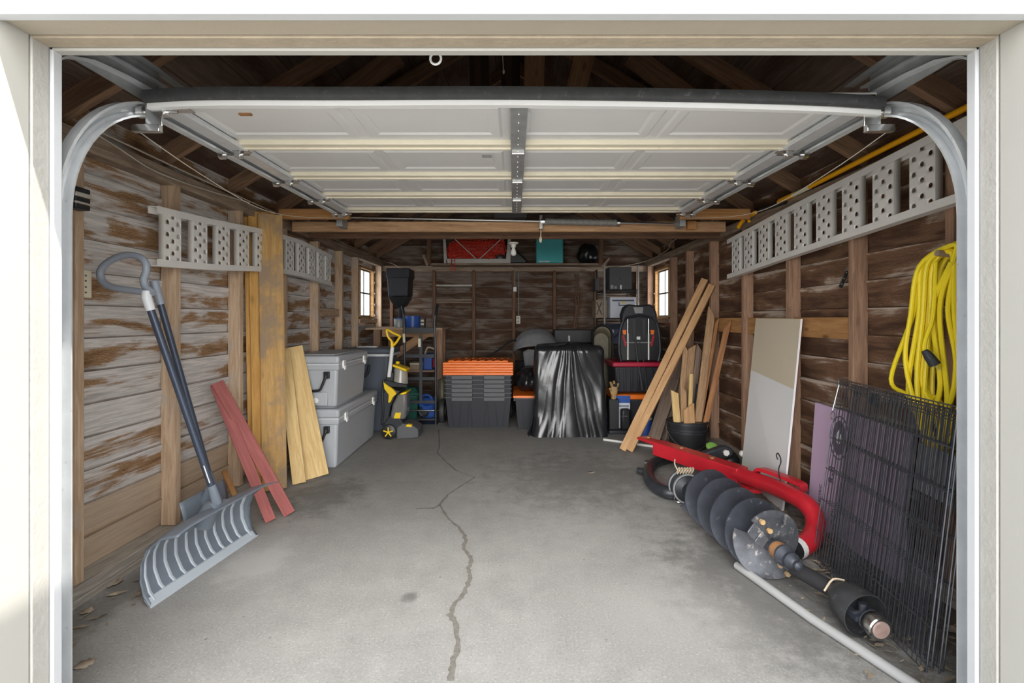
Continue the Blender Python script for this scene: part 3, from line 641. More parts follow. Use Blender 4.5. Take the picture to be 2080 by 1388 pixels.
# tracks: vertical, curve, horizontal (a C section open towards the door) and the upper track
def track(s, label):
    t = thing('door_track', label, 'door track', (s*1.43, 1.58, 0), kind='structure', group=None)
    yv, zt, yh = 1.555, 1.67, 2.055; Rr = yh-yv; zc = zt
    path = [(s*1.452, yv, 0.0), (s*1.452, yv, 1.0), (s*1.452, yv, zt)]; U = [Vector((0, 1, 0))]*3
    V = Vector((-s, 0, 0))
    prof = [(-.027, .036), (-.026, .0), (-.012, -.002), (-.008, -.010), (.008, -.010), (.012, -.002), (.026, .0), (.027, .036), (.019, .038), (.022, .005), (.011, .003), (.007, -.006), (-.007, -.006), (-.011, .003), (-.022, .005), (-.019, .038)]
    v_ = MB(); v_.sweep(prof, path, U, [V]*3); v_.build('vertical_track', M['galv'], t)
    path = []; U = []
    for i in range(17):
        a = math.pi/2*i/16; path.append((s*1.452, yh-Rr*math.cos(a), zc+Rr*math.sin(a))); U.append(Vector((0, math.cos(a), -math.sin(a))))
    c_ = MB(); c_.sweep(prof, path, U, [V]*17); c_.build('curved_track', M['galv'], t)
    path = [(s*1.452, yh, zc+Rr), (s*1.452, 4.16, zc+Rr+0.04)]
    h_ = MB(); h_.sweep(prof, path, [Vector((0, 0, -1))]*2, [V]*2); h_.build('horizontal_track', M['galv'], t)
    b = MB(); x0, x1 = sorted((s*1.472, s*1.467)); x2, x3 = sorted((s*1.467, s*1.412))
    b.box(x0, x1, 2.0, 4.2, 2.19, 2.255); b.box(x2, x3, 2.0, 4.2, 2.25, 2.255); b.build('track_angle', M['galv_dark'], t)
    # flag bracket and jamb brackets
    b = MB()
    for z in (0.35, 1.05, 1.70):
        a, c = sorted((s*1.475, s*1.51)); b.box(a, c, 1.49, 1.565, z, z+0.07)
    b.box(*sorted((s*1.478, s*1.483)), 1.49, 1.60, 1.60, 1.95); b.build('jamb_bracket', M['galv_dark'], t, bev=0.002)
    # upper (low headroom) track running forward above the curve
    pu = [(s*1.45, 2.02, 2.262), (s*1.45, 1.80, 2.25), (s*1.45, 1.66, 2.232), (s*1.45, 1.56, 2.195), (s*1.45, 1.52, 2.165)]
    U = []
    for i in range(5):
        a = Vector(pu[max(0, i-1)]); c = Vector(pu[min(4, i+1)]); d = (c-a).normalized(); U.append(Vector((0, d.z, -d.y)) if d.y < 0 else Vector((0, -d.z, d.y)))
    u_ = MB(); u_.sweep(prof, pu, U, [V]*5); u_.build('upper_track', M['galv'], t)
    b = MB(); b.box(*sorted((s*1.44, s*1.445)), 1.52, 2.0, 2.19, 2.33); b.box(*sorted((s*1.445, s*1.40)), 1.52, 2.1, 2.325, 2.33); b.build('track_gusset', M['galv_dark'], t)
    b = MB()
    for y, z in ((1.555, 1.62), (1.56, 1.72), (2.0, 2.18), (1.75, 2.25), (1.66, 2.23)): b.sphere((s*1.449, y, z), 0.007, 8, 5)
    b.build('bolt', M['chrome'], t)
    return t
track(-1, 'galvanised curved door track on the left side'); track(1, 'galvanised curved door track on the right side')
# torsion spring shaft on the tan beam
t = thing('torsion_spring', 'steel torsion rod with a grey coiled spring along the tan beam', 'door spring', (0, 4.38, 2.24))
MB().tube([P(700, 441, 4.36), P(1375, 455, 4.36)], 0.012, 10).build('rod', M['chrome'], t)
a, c = P(1102, 450, 4.36), P(1252, 453, 4.36); b = MB(); n = 46*10; pts = []
for i in range(n+1):
    q = i/n; p = a.lerp(c, q); an = 2*math.pi*46*q; pts.append(p+Vector((0, math.cos(an), math.sin(an)))*0.027)
b.tube(pts, 0.0045, 5); b.cyl(a, c, 0.024, n=16); b.build('spring', M['spring'], t)
b = MB(); b.box(a.x-0.03, a.x, 4.33, 4.43, 2.13, 2.255); b.cyl(a+Vector((-.02, 0, 0)), a+Vector((.02, 0, 0)), 0.035); b.build('spring_plate', M['chrome'], t, bev=0.003)
MB().cyl(c, c+Vector((.03, 0, 0)), 0.034).build('winding_cone', M['chrome'], t, bev=0.003)
for px in (692, 1384):
    p = P(px, 445, 4.3); b = MB(); b.cyl(p+Vector((-.02, 0.06, 0.0)), p+Vector((.02, 0.06, 0)), 0.05, n=24); b.box(p.x-0.025, p.x+0.025, 4.26, 4.40, p.z-0.07, p.z+0.03); b.build('cable_drum', M['galv_dark'], t, bev=0.003)
# pull cord ring hanging from the header, string by the hangers
b = MB(); p = P(885, 119, 1.62); b.torus(p, (0.1, 1, 0.1), 0.018, 0.004, 24, 8); b.tube([p+Vector((0, 0, 0.018)), p+Vector((0.004, 0.02, 0.25)), p+Vector((0, 0.02, 0.75))], 0.003, 6)
tag(b.build('hanging_cord', M['white']), 'white cord ending in a loop, hanging behind the header', 'cord')
b = MB(); p = P(1023, 146, 2.4); b.sphere(p, (0.006, 0.006, 0.012), 8, 6); b.tube([p, p+Vector((-0.006, 0, 0.1)), p+Vector((0, 0, 0.6))], 0.0022, 5)
tag(b.build('pull_string', M['twine']), 'thin knotted string hanging above the raised door', 'string')
# cables along the plates
def cable(name, pts, label, parent=None, r=0.005): return tag(MB().tube(smooth_path(pts, 7), r, 6).build(name, M['romex'], parent), label, 'cable')
cable('cable', [(-2.045, 2.35, 2.265), (-2.04, 3.2, 2.25), (-2.04, 4.4, 2.245), (-2.04, 5.6, 2.245), (-2.04, 7.6, 2.24), (-1.9, 7.69, 2.2), (-1.72, 7.69, 2.12), (-1.42, 7.69, 2.16), (-1.2, 7.69, 2.15), (-0.2, 7.69, 2.15), (-0.01, 7.69, 2.12)], 'tan cable stapled along the left plate to the back wall')
cable('cable', [(-2.045, 2.38, 2.25), (-2.04, 2.55, 2.22), (-2.04, 2.8, 2.18), (-2.04, 3.2, 2.19), (-2.04, 3.8, 2.235)], 'short sagging cable under the left plate near the track')
cable('cable', [(-0.02, 7.685, 2.15), (0.15, 7.685, 2.155), (0.6, 7.685, 2.145), (0.95, 7.685, 2.14), (1.25, 7.685, 2.1), (1.5, 7.6, 2.12), (1.95, 7.4, 2.2), (2.03, 6.6, 2.25), (1.98, 6.2, 2.31), (2.0, 5.5, 2.33), (2.02, 4.8, 2.35), (1.9, 4.5, 2.34)], 'cable looping from the back wall along the right plate')

t = thing('ceiling_box', 'small dark box hung above the torsion rod behind the middle of the raised door', 'box', P(1037, 440, 4.22)); p = P(1037, 438, 4.6)
MB().box(p.x-0.15, p.x+0.15, 4.52, 4.72, 2.27, 2.40).build('case', M['dark_box'], t, bev=0.006)
MB().box(p.x-0.03, p.x+0.03, 4.60, 4.64, 2.40, 3.05).build('hanger_strap', M['galv_dark'], t)
p = P(1404, 462, 4.40); tag(MB().box(p.x-0.035, p.x+0.045, 4.39, 4.435, p.z-0.02, p.z+0.055).build('wood_block', M['beam'], bev=0.003), 'small orange wood block below the end of the right track', 'wood block')
# =================================================================== THINGS ON THE LEFT
# black and silver device on the first stud, ivory outlet
t = thing('siren_box', 'small black box with two silver bands on the first left stud', 'alarm box', (-2.03, 2.33, 1.84))
p = W(165, 413, -2.03)
p.y = 2.275
MB().box(-2.05, -1.99, p.y-0.035, p.y+0.045, 1.845, 1.945).build('body', M['black'], t, bev=0.006)
MB().box(-2.04, -1.988, p.y-0.037, p.y+0.047, 1.868, 1.880).build('band', M['chrome'], t, bev=0.002)
MB().box(-2.04, -1.988, p.y-0.037, p.y+0.047, 1.900, 1.922).build('band', M['chrome'], t, bev=0.002)
t = thing('outlet', 'ivory double outlet plate on the left wall boards beside the track', 'outlet', (-2.12, 2.42, 1.5))
MB().box(-2.128, -2.112, 2.372, 2.468, 1.445, 1.58).build('cover_plate', M['ivory'], t, bev=0.003)
b = MB()
for z in (1.47, 1.497, 1.527, 1.553): b.cyl((-2.113, 2.432, z), (-2.110, 2.432, z), 0.005, n=8)
b.build('socket_hole', M['ink'], t)

# aluminium ramps ---------------------------------------------------------------
def rung_mesh(w, h):
    """perforated channel rung: plate in local Y (width) and Z (height) with three staggered columns of holes, two flanges"""
    b = MB(); nc, nr = 3, 8; cw, ch = w/nc, h/nr; cache = {}
    def vid(y, z):
        k = (round(y, 5), round(z, 5))
        if k not in cache: cache[k] = len(b.v); b.v.append((0, y, z))
        return cache[k]
    for c in range(nc):
        for r in range(nr):
            cy, cz = -w/2+(c+.5)*cw, -h/2+(r+.5)*ch
            outer = [vid(cy+a*cw/2, cz+q*ch/2) for a, q in ((1,0),(1,1),(0,1),(-1,1),(-1,0),(-1,-1),(0,-1),(1,-1))]
            if (c+r) % 2 == 0:
                rad = 0.0125; ring = [vid(cy+rad*math.cos(math.pi*k/8), cz+rad*math.sin(math.pi*k/8)) for k in range(16)]
                for k in range(8): b.f.append((outer[k], outer[(k+1) % 8], ring[(2*k+2) % 16], ring[2*k+1], ring[2*k]))
            else: b.f.append(tuple(outer))
    for sy in (-1, 1):
        col = [vid(sy*w/2, -h/2+ch/2*k) for k in range(2*nr+1)]; o = len(b.v)
        for k in range(2*nr+1): b.v.append((0.035, sy*w/2, -h/2+ch/2*k))
        for k in range(2*nr): b.f.append((col[k], col[k+1], o+k+1, o+k))
    return b
def ramp(name_label, s, X, pts, hgt, rungs, w):
    """pts: (Y, z centre) along the arched ramp; face towards the garage middle"""
    t = thing('loading_ramp', name_label, 'ramp', (s*X, pts[0][0], pts[0][1]-hgt/2), 'aluminium loading ramps hung on the side walls')
    c = smooth_path([(s*X, y, z) for y, z in pts], 6)
    for sg in (-1, 1):
        b = MB(); path = [Vector(p)+Vector((s*0.022, 0, sg*(hgt/2-0.02))) for p in c]
        prof = [(-.02, -.028), (.02, -.028), (.02, .028), (-.02, .028), (-.02, .022), (.014, .022), (.014, -.022), (-.02, -.022)]
        if sg < 0: prof = [(-a, q) for a, q in prof]
        b.sweep(prof, path, [Vector((0, 0, 1))]*len(path), [Vector((1, 0, 0))]*len(path)); b.build('rail', M['alu'], t)
    def zc(y):
        for a, q in zip(c, c[1:]):
            if a.y <= y <= q.y: return a.z+(q.z-a.z)*(y-a.y)/(q.y-a.y), math.atan2(q.z-a.z, q.y-a.y)
        return c[-1].z, 0
    first = None
    for y in rungs:
        z, an = zc(y)
        if first is None:
            m = rung_mesh(w, hgt-0.055)
            if s < 0: m.v = [(-x, yy, zz) for x, yy, zz in m.v]
            first = m.build('rung', M['alu'], t, world=False, solid=0.003); o = first
        else:
            o = first.copy(); COL.objects.link(o); o.parent = t
        o.location = Vector((s*X-s*0.004, y, z))-t.location; o.rotation_euler = (0, 0, 0)
    return t
ramp('arched aluminium ramp hung on the left wall behind the tall planks', -1, 1.985,
     [(2.74, 1.800), (3.3, 1.832), (3.9, 1.880), (4.5, 1.902), (4.95, 1.885), (5.36, 1.862)], 0.335,
     [2.865, 3.115, 3.365, 3.615, 3.865, 4.115, 4.365, 4.60, 4.83, 5.06, 5.26], 0.135)
ramp('arched aluminium ramp hung high on the right wall', 1, 1.985,
     [(1.72, 2.06), (2.2, 2.045), (2.9, 2.005), (3.6, 1.965), (4.1, 1.93), (4.60, 1.895)], 0.365,
     [1.89, 2.145, 2.40, 2.655, 2.91, 3.165, 3.42, 3.675, 3.93, 4.185, 4.42], 0.15)

# snow shovels ------------------------------------------------------------------
t = thing('snow_shovel', 'blue grey wide snow pusher with looped handle standing against the left wall', 'snow shovel', (-1.64, 2.67, 0))
e0, e1 = G(305, 1236), G(523, 1088); ed = (e1-e0).normalized(); L = (e1-e0).length; nf = Vector((ed.y, -ed.x, 0))   # nf points to the garage middle
def blade_pt(u, v, off=0.0):
    # v 0 bottom, 1 top; concave towards the middle, top rolls forward; ends curl slightly
    prof = [(0.0, 0.0), (-0.06, 0.05), (-0.095, 0.12), (-0.10, 0.20), (-0.065, 0.27), (0.025, 0.33), (0.14, 0.355)]
    x = v*(len(prof)-1); i = min(len(prof)-2, int(x)); f = x-i
    n_ = prof[i][0]*(1-f)+prof[i+1][0]*f; z_ = prof[i][1]*(1-f)+prof[i+1][1]*f
    end = abs(2*u-1)**6
    n_ += 0.05*end*math.sin(math.pi*v)
    z_ -= 0.045*(1-math.sin(math.pi*u)**0.5)*0 + 0.02*end*v
    return e0+ed*(u*L)+nf*(n_+off)+Vector((0, 0, z_+0.002))
b = MB(); nu, nv = 40, 24; vs = [blade_pt(i/nu, j/nv) for j in range(nv+1) for i in range(nu+1)]
b.add(vs, [(j*(nu+1)+i, j*(nu+1)+i+1, (j+1)*(nu+1)+i+1, (j+1)*(nu+1)+i) for j in range(nv) for i in range(nu)])
blade = b.build('blade', M['steelgrey_plastic'], t, solid=0.006, ang=60)
for k in range(11):
    u0 = 0.05+0.9*k/10; b = MB(); vs = []; nn = 14; top = 0.86 if k not in (4, 5) else 0.52
    for j in range(nn+1):
        v = 0.06+(top-0.06)*j/nn; du = 0.0125*(1-0.35*j/nn); sh = -0.02*(j/nn)
        for dd, off in ((-du, 0.003), (-du*0.6, 0.010), (du*0.6, 0.010), (du, 0.003)): vs.append(blade_pt(u0+sh*(k-5)*0.25+dd, v, off))
    b.add(vs, [(4*j+q, 4*j+q+1, 4*j+q+5, 4*j+q+4) for j in range(nn) for q in range(3)]+[(0, 1, 2, 3), (4*nn, 4*nn+3, 4*nn+2, 4*nn+1)])
    b.build('rib', M['shovel_rib'], blade)
b = MB(); b.hull8([e0+nf*0.006, e1+nf*0.006, e1+nf*0.006+Vector((0,0,.035))-nf*.03, e0+nf*0.006+Vector((0,0,.035))-nf*.03], [e0-nf*0.004, e1-nf*0.004, e1-nf*0.004+Vector((0,0,.035))-nf*.03, e0-nf*0.004+Vector((0,0,.035))-nf*.03])
b.build('wear_strip', M['shovel_rib'], t)
mid = (e0+e1)/2
s0 = P(441, 1020, 2.63); s1 = P(300, 612, 2.40); ax = (s1-s0).normalized()
b = MB(); sk = blade_pt(0.5, 0.72, -0.01)
b.tube([sk+Vector((0, 0, -0.06)), sk.lerp(s0, 0.6), s0, s0+ax*0.10], [0.05, 0.04, 0.026, 0.021], 14)
b.hull8([blade_pt(0.40, 0.93), blade_pt(0.60, 0.93), s0+ed*0.02, s0-ed*0.02], [blade_pt(0.40, 0.93, -0.02), blade_pt(0.60, 0.93, -0.02), s0+ed*0.02-nf*0.03, s0-ed*0.02-nf*0.03])
b.build('socket', M['steelgrey_plastic'], t)
sh = MB().tube([s0+ax*0.05, s1], 0.0175, 16).build('shaft', M['shovel_shaft'], t)
MB().bar(s0+ax*0.12+Vector((.006, -.0165, 0)), s0+ax*0.22+Vector((.006, -.0165, 0)), 0.016, 0.004).build('white_label', M['white'], sh)
b = MB(); Yg = 2.42
loop = [(302, 596), (281, 592), (252, 588), (224, 583), (208, 572), (204, 553), (214, 537), (236, 524), (262, 518), (284, 523), (296, 535), (297, 552), (292, 567), (296, 583), (312, 596)]
b.tube(smooth_path([P(x, y, Yg-0.0002*(x-250)) for x, y in loop], 5), 0.0165, 12); b.build('loop_grip', M['grip_grey'], t)
b = MB(); b.tube([s1-ax*0.045, s1+ax*0.02, P(298, 592, 2.40)], [0.0215, 0.023, 0.02], 14); b.build('grip_collar', M['cooler_light'], t)
t = thing('snow_shovel', 'second snow shovel with dark shaft, mostly hidden behind the looped one', 'snow shovel', (-1.75, 2.75, 0))
q0, q1 = P(430, 985, 2.80), P(313, 572, 2.55); aq = (q1-q0).normalized()
MB().tube([q0, q1], 0.0165, 14).build('shaft', M['shovel_shaft'], t)
MB().tube([q1-aq*0.12, q1+aq*0.005], 0.021, 14).build('end_grip', M['grip_grey'], t)
b = MB(); vs = []
for j in range(9):
    for i in range(13):
        u = i/12-0.5; v = j/8; vs.append(Vector((-1.83+0.05*v+0.05*math.sin(math.pi*v), 2.82+u*0.40, 0.03+0.33*v)))
b.add(vs, [(j*13+i, j*13+i+1, (j+1)*13+i+1, (j+1)*13+i) for j in range(8) for i in range(12)]); b.build('scoop', M['steelgrey_plastic'], t, solid=0.006, ang=60)
b = MB(); b.tube([q0+aq*0.08, q0, Vector((-1.79, 2.82, 0.24))], [0.02, 0.026, 0.035], 12); b.build('socket', M['steelgrey_plastic'], t)

# planks leaning on the left wall -------------------------------------------------
def plank(label, p0, p1, w, tk, wdir, mat, cat='board', group=None, name='plank', **kw):
    return tag(board(name, p0, p1, w, tk, wdir, M[mat], **kw), label, cat, group)
wd_ = Vector((0.87, 0.49, 0)); bk_ = Vector((-0.49, 0.87, 0))
plank('wide tall aged yellow plank, front one leaning on the left wall', (-1.865, 3.84, 0.012), (-1.945, 3.93, 2.17), 0.175, 0.04, wd_, 'pine_old', group='long planks leaning on the left wall')
plank('tall plank whose bright edge shows just left of the wide aged plank', Vector((-1.86, 3.84, 0.012))+bk_*.046-wd_*.055, Vector((-1.945, 3.93, 2.19))+bk_*.046-wd_*.06, 0.19, 0.04, wd_, 'pine_edge', group='long planks leaning on the left wall')
plank('rearmost of the three tall planks, thin yellow edge nearest the doorway', Vector((-1.86, 3.84, 0.012))+bk_*.092-wd_*.085, Vector((-1.945, 3.93, 2.20))+bk_*.092-wd_*.09, 0.19, 0.04, wd_, 'pine_edge', group='long planks leaning on the left wall')
plank('red painted slat leaning on the left wall, resting nearer the doorway', G(550, 1062)+Vector((0, 0, .012)), W(437, 780, -2.01), 0.066, 0.022, (1, 0.5, 0), 'red_board', group='red painted slats', name='painted_slat')
plank('red painted slat leaning on the left wall, resting nearer the planks', G(588, 1048)+Vector((0, 0, .012)), W(442, 777, -1.985), 0.074, 0.022, (1, 0.5, 0), 'red_board', group='red painted slats', name='painted_slat')
plank('wide knotty pine board leaning in front of the coolers', G(644, 972)+Vector((0, 0, .01)), W(591, 706, -1.97), 0.19, 0.024, (1, 0.32, 0), 'pine', group='short pine boards')
plank('narrow pine board tucked left of the wide knotty board', G(613, 985)+Vector((0, 0, .01)), P(581, 712, 4.27), 0.10, 0.024, (1, 0.32, 0), 'pine', group='short pine boards').location.x -= 0.02
plank('small orange wood stake on the sill behind the shovel', P(478, 1010, 3.0), W(455, 958, -1.99), 0.03, 0.015, (1, 0, 0), 'beam', name='wood_stake', cat='stake')

# coolers -------------------------------------------------------------------------
def cooler(label, x0, x1, y0, y1, z0, z1, lid, plug, group='grey hard coolers'):
    t = thing('cooler', label, 'cooler', ((x0+x1)/2, (y0+y1)/2, z0), group)
    zl = z1-lid
    body = MB(); body.taper(x0, x1, y0, y1, z0, zl-0.012, 0.022); body.build('body', M['cooler'], t, bev=0.025, segs=3)
    MB().box(x0-0.012, x1+0.012, y0-0.012, y1+0.012, zl-0.055, zl-0.008).build('rim', M['cooler'], t, bev=0.012)
    MB().box(x0-0.014, x1+0.014, y0-0.014, y1+0.014, zl-0.010, zl+0.006).build('gasket', M['cooler_light'], t, bev=0.004)
    ld = MB(); ld.taper(x0-0.014, x1+0.014, y0-0.014, y1+0.014, zl+0.005, z1, -0.002); ldo = ld.build('lid', M['cooler'], t, bev=0.022, segs=3)
    MB().box(x0+0.05, x1-0.05, y0+0.07, y1-0.07, z1-0.004, z1+0.010).build('lid_panel', M['cooler'], ldo, bev=0.01)
    for y in (y0+0.14*(y1-y0), y1-0.14*(y1-y0)):
        lt = MB(); lt.box(x1+0.006, x1+0.026, y-0.03, y+0.03, zl-0.045, zl+0.028); lt.box(x1+0.02, x1+0.034, y-0.02, y+0.02, zl-0.06, zl-0.02); lt.build('latch', M['white'], t, bev=0.004)
    xc = (x0+x1)/2; h = MB(); hw = 0.13
    h.tube(smooth_path([(xc-hw, y0-0.002, zl-0.095), (xc-hw, y0-0.03, zl-0.10), (xc-hw*0.72, y0-0.045, zl-0.20), (xc-hw*0.5, y0-0.048, zl-0.228), (xc+hw*0.5, y0-0.048, zl-0.228), (xc+hw*0.72, y0-0.045, zl-0.20), (xc+hw, y0-0.03, zl-0.10), (xc+hw, y0-0.002, zl-0.095)], 4), 0.0115, 10)
    for sx in (-1, 1): h.box(xc+sx*hw-0.022, xc+sx*hw+0.022, y0-0.035, y0+0.02, zl-0.125, zl-0.065)
    h.build('handle', M['black'], t, bev=0.003)
    if plug:
        d = MB(); d.box(xc-0.06, xc+0.13, y0-0.004, y0+0.03, z0+0.015, z0+0.14); d.build('drain_recess', M['cooler'], t, bev=0.012)
        d = MB(); d.lathe([(0.0, 0.0), (0.026, 0.0), (0.026, 0.012), (0.012, 0.016), (0.012, 0.03), (0, 0.03)], (xc+0.04, y0-0.032, z0+0.07), (0, 1, 0), 8); d.build('drain_plug', M['white'], t)
    return t
lowc = cooler('large grey cooler on the floor, lower of the two stacked', -2.02, -1.575, 4.40, 5.62, 0.0, 0.535, 0.085, False)
cooler('smaller grey cooler stacked on the larger one, white drain plug', -2.02, -1.575, 4.40, 5.24, 0.547, 1.01, 0.075, True)
t = thing('storage_bin', 'tall slate grey bin standing behind the stacked coolers', 'bin', (-1.70, 6.0, 0))
MB().taper(-1.98, -1.47, 5.78, 6.22, 0, 0.93, 0.06).build('body', M['slate'], t, bev=0.03, segs=3)
MB().box(-2.0, -1.44, 5.75, 6.25, 0.90, 0.93).build('rim', M['cooler_light'], t, bev=0.006)
MB().taper(-2.0, -1.44, 5.75, 6.25, 0.93, 0.995, -0.0).build('lid', M['slate'], t, bev=0.02)
MB().tube(smooth_path([(-1.93, 5.775, 0.80), (-1.92, 5.74, 0.70), (-1.85, 5.73, 0.66), (-1.78, 5.73, 0.66), (-1.71, 5.74, 0.70), (-1.70, 5.775, 0.80)], 4), 0.016, 8).build('handle', M['charcoal'], t)
MB().box(-1.90, -1.66, 5.95, 6.02, 0.995, 1.008).build('lid_catch', M['white'], t, bev=0.003)

# carpet cleaner ----------------------------------------------------------------
YC = 5.52
def C(px, py): return P(px, py, YC)
t = thing('carpet_cleaner', 'upright carpet washer in black, grey and yellow beside the coolers', 'carpet cleaner', (-1.32, YC+0.05, 0))
def piece(name, pts, y0, y1, mat, parent=None, bev=0.012): 
    b = MB(); b.prism([C(*p) for p in pts], YC+y0, YC+y1); return b.build(name, M[mat], parent or t, bev=bev)
base = piece('nozzle_base', [(806, 892), (806, 868), (818, 860), (836, 862), (850, 872), (851, 888), (840, 891)], -0.02, 0.26, 'rim_grey')
piece('base_hood', [(776, 888), (779, 862), (790, 846), (812, 848), (826, 872), (836, 888)], 0.0, 0.26, 'charcoal')
piece('base_cap', [(825, 866), (828, 861), (838, 862), (837, 867)], -0.035, 0.02, 'yellow', bev=0.004)
for dy in (-0.045, 0.27):
    c = C(791, 873); wh = MB(); wh.lathe([(0.0, 0), (0.070, 0), (0.082, 0.008), (0.082, 0.036), (0.070, 0.044), (0, 0.044)], (c.x, YC+dy, 0.083), (0, 1, 0), 28); wo = wh.build('wheel', M['black'], t)
    sp = MB()
    for k in range(5):
        a = math.radians(90+72*k); d = Vector((math.cos(a), 0, math.sin(a))); sp.bar(Vector((c.x, YC+dy-0.004, 0.083))+d*0.008, Vector((c.x, YC+dy-0.004, 0.083))+d*0.056, 0.012, 0.016, up=(0, 1, 0))
    sp.lathe([(0, 0), (0.014, 0), (0.014, 0.012), (0, 0.012)], (c.x, YC+dy-0.014, 0.083), (0, 1, 0), 12)
    sp.build('wheel_spoke', M['yellow'], wo)
piece('dirty_tank', [(791, 852), (797, 822), (808, 800), (826, 798), (826, 830), (823, 853)], -0.01, 0.20, 'tank_grey', bev=0.03)
piece('tank_mark', [(800, 850), (804, 838), (815, 838), (813, 850)], -0.014, 0.0, 'yellow', bev=0.003)
piece('tank_handle', [(812, 800), (819, 797), (827, 795), (827, 799), (818, 802)], -0.03, 0.19, 'yellow', bev=0.006)
piece('frame_post', [(775, 864), (777, 800), (786, 780), (800, 792), (812, 796), (802, 806), (792, 828), (788, 858)], 0.02, 0.22, 'charcoal', bev=0.01)
piece('side_trim', [(779, 776), (800, 792), (806, 800), (799, 806), (793, 818), (789, 818), (790, 802), (781, 790)], -0.015, 0.03, 'yellow', bev=0.005)
b = MB(); cc = C(808.5, 784); b.lathe([(0.0, 0.0), (0.086, 0.0), (0.092, 0.01), (0.075, 0.19), (0.068, 0.21), (0.0, 0.21)], (cc.x, YC+0.10, C(0, 786).z), (0.05, 0, 1), 26); b.build('clean_tank', M['tank_clear'], t)
piece('tank_collar', [(778, 776), (784, 772), (827, 782), (827, 788), (790, 786)], -0.01, 0.2, 'black', bev=0.008)
piece('tank_lid', [(797, 745), (798, 740), (826, 750), (826, 756)], -0.012, 0.19, 'yellow', bev=0.012)
b = MB(); b.sphere(C(808, 737), (0.024, 0.024, 0.018), 12, 8); b.build('tank_knob', M['yellow'], t)
MB().tube([C(790, 766), C(797, 706)], 0.022, 12).build('handle_tube', M['white'], t)
piece('tube_sleeve', [(782, 778), (786, 755), (800, 757), (798, 780)], 0.0, 0.08, 'black', bev=0.01)
b = MB(); b.tube(smooth_path([C(797, 708), C(796, 695), C(788, 684), (C(785.5, 670)), C(799, 677), C(812, 683), C(810, 688), C(804, 697), C(797, 704)], 5), 0.013, 10); b.tube([C(797, 712), C(796, 694)], 0.018, 10); b.build('grip', M['yellow'], t)
MB().tube(smooth_path([C(779, 772), C(777, 800), C(778, 840), C(775, 864)], 5), 0.012, 8).build('hose', M['black'], t)

# hand truck ------------------------------------------------------------------------
YH = 6.22
def Hh(px, py, dy=0.0): return P(px, py, YH+dy)
t = thing('hand_truck', 'black steel hand truck standing upright beside the carpet washer', 'hand truck', (-1.17, YH, 0))
b = MB(); b.tube(smooth_path([Hh(822, 862), Hh(822, 740), Hh(821, 660), Hh(820, 636), Hh(817, 622, 0.06)], 6), 0.016, 10); b.build('upright', M['black_metal'], t)
b = MB(); b.tube(smooth_path([Hh(885, 862), Hh(885, 740), Hh(883, 665), Hh(884, 640), Hh(887, 622, 0.06)], 6), 0.016, 10); b.build('upright', M['black_metal'], t)
for y0, y1 in ((666, 677), (720, 727), (766, 773), (814, 820), (851, 854)):
    a, c = Hh(822, (y0+y1)/2), Hh(885, (y0+y1)/2); MB().box(a.x, c.x, YH-0.006, YH+0.006, Hh(0, y1).z, Hh(0, y0).z).build('crossbar', M['charcoal'], t, bev=0.002)
a = Hh(855, 680); MB().box(a.x-0.02, a.x+0.02, YH-0.012, YH+0.0, Hh(0, 815).z, a.z).build('center_bar', M['charcoal'], t, bev=0.002)
a = Hh(852.5, 688); MB().box(a.x-0.016, a.x+0.016, YH-0.016, YH-0.010, Hh(0, 705).z, a.z).build('label_plate', M['ivory'], t)
MB().tube([Hh(820, 678, -.02), Hh(821, 696, -.02)], 0.017, 10).build('hand_grip', M['ivory'], t)
MB().tube([Hh(885, 640, .01), Hh(888, 620, .065)], 0.02, 10).build('hand_grip', M['black'], t)
MB().box(Hh(822, 0).x-0.02, Hh(885, 0).x+0.02, YH-0.01, YH+0.20, 0.006, 0.014).build('toe_plate', M['charcoal'], t)
for px in (896, 812):
    c = Vector((Hh(px, 0).x, YH+0.16, 0.155)); wh = MB(); wh.lathe([(0.05, -0.03), (0.125, -0.036), (0.15, -0.026), (0.155, 0), (0.15, 0.026), (0.125, 0.036), (0.05, 0.03)], c, (1, 0, 0), 32); wo = wh.build('wheel', M['rubber'], t)
    MB().lathe([(0, -0.034), (0.07, -0.03), (0.075, 0.0), (0.07, 0.03), (0, 0.034)], c, (1, 0, 0), 24).build('wheel_hub', M['ivory'], wo)
MB().cyl((Hh(812, 0).x, YH+0.16, 0.155), (Hh(896, 0).x, YH+0.16, 0.155), 0.01).build('axle', M['chrome'], t)
for px in (824, 883): MB().bar((Hh(px, 0).x, YH+0.16, 0.155), (Hh(px, 0).x, YH, 0.30), 0.03, 0.008, up=(1, 0, 0)).build('axle_bracket', M['black_metal'], t)

# workbench in the back left corner and what is on and under it ------------------------
t = thing('workbench', 'old wooden workbench with a diagonal brace in the back left corner', 'workbench', (-1.6, 7.1, 0))
z = 1.22
MB().box(-2.03, -0.98, 6.72, 7.66, z-0.03, z).build('bench_top', M['stud_left'], t, bev=0.004)
o = board('front_rail', (-1.80, 6.73, z-0.075), (-1.05, 6.73, z-0.075), 0.10, 0.035, (0, 0, 1), M['beam2'], t)
board('brace', (-1.85, 6.75, 0.70), (-1.16, 6.75, 1.17), 0.11, 0.03, (0, 0, 1), M['beam2'], t)
board('leg', (-1.88, 6.76, 0), (-1.88, 6.76, z-0.03), 0.09, 0.045, (1, 0, 0), M['stud_right'], t)
board('leg', (-1.10, 7.55, 0), (-1.10, 7.55, z-0.03), 0.09, 0.045, (1, 0, 0), M['stud_right'], t)
board('leg', (-1.88, 7.55, 0), (-1.88, 7.55, z-0.03), 0.09, 0.045, (1, 0, 0), M['stud_right'], t)
MB().box(-1.84, -1.03, 6.85, 7.6, 0.60, 0.63).build('lower_shelf', M['stud_right'], t)
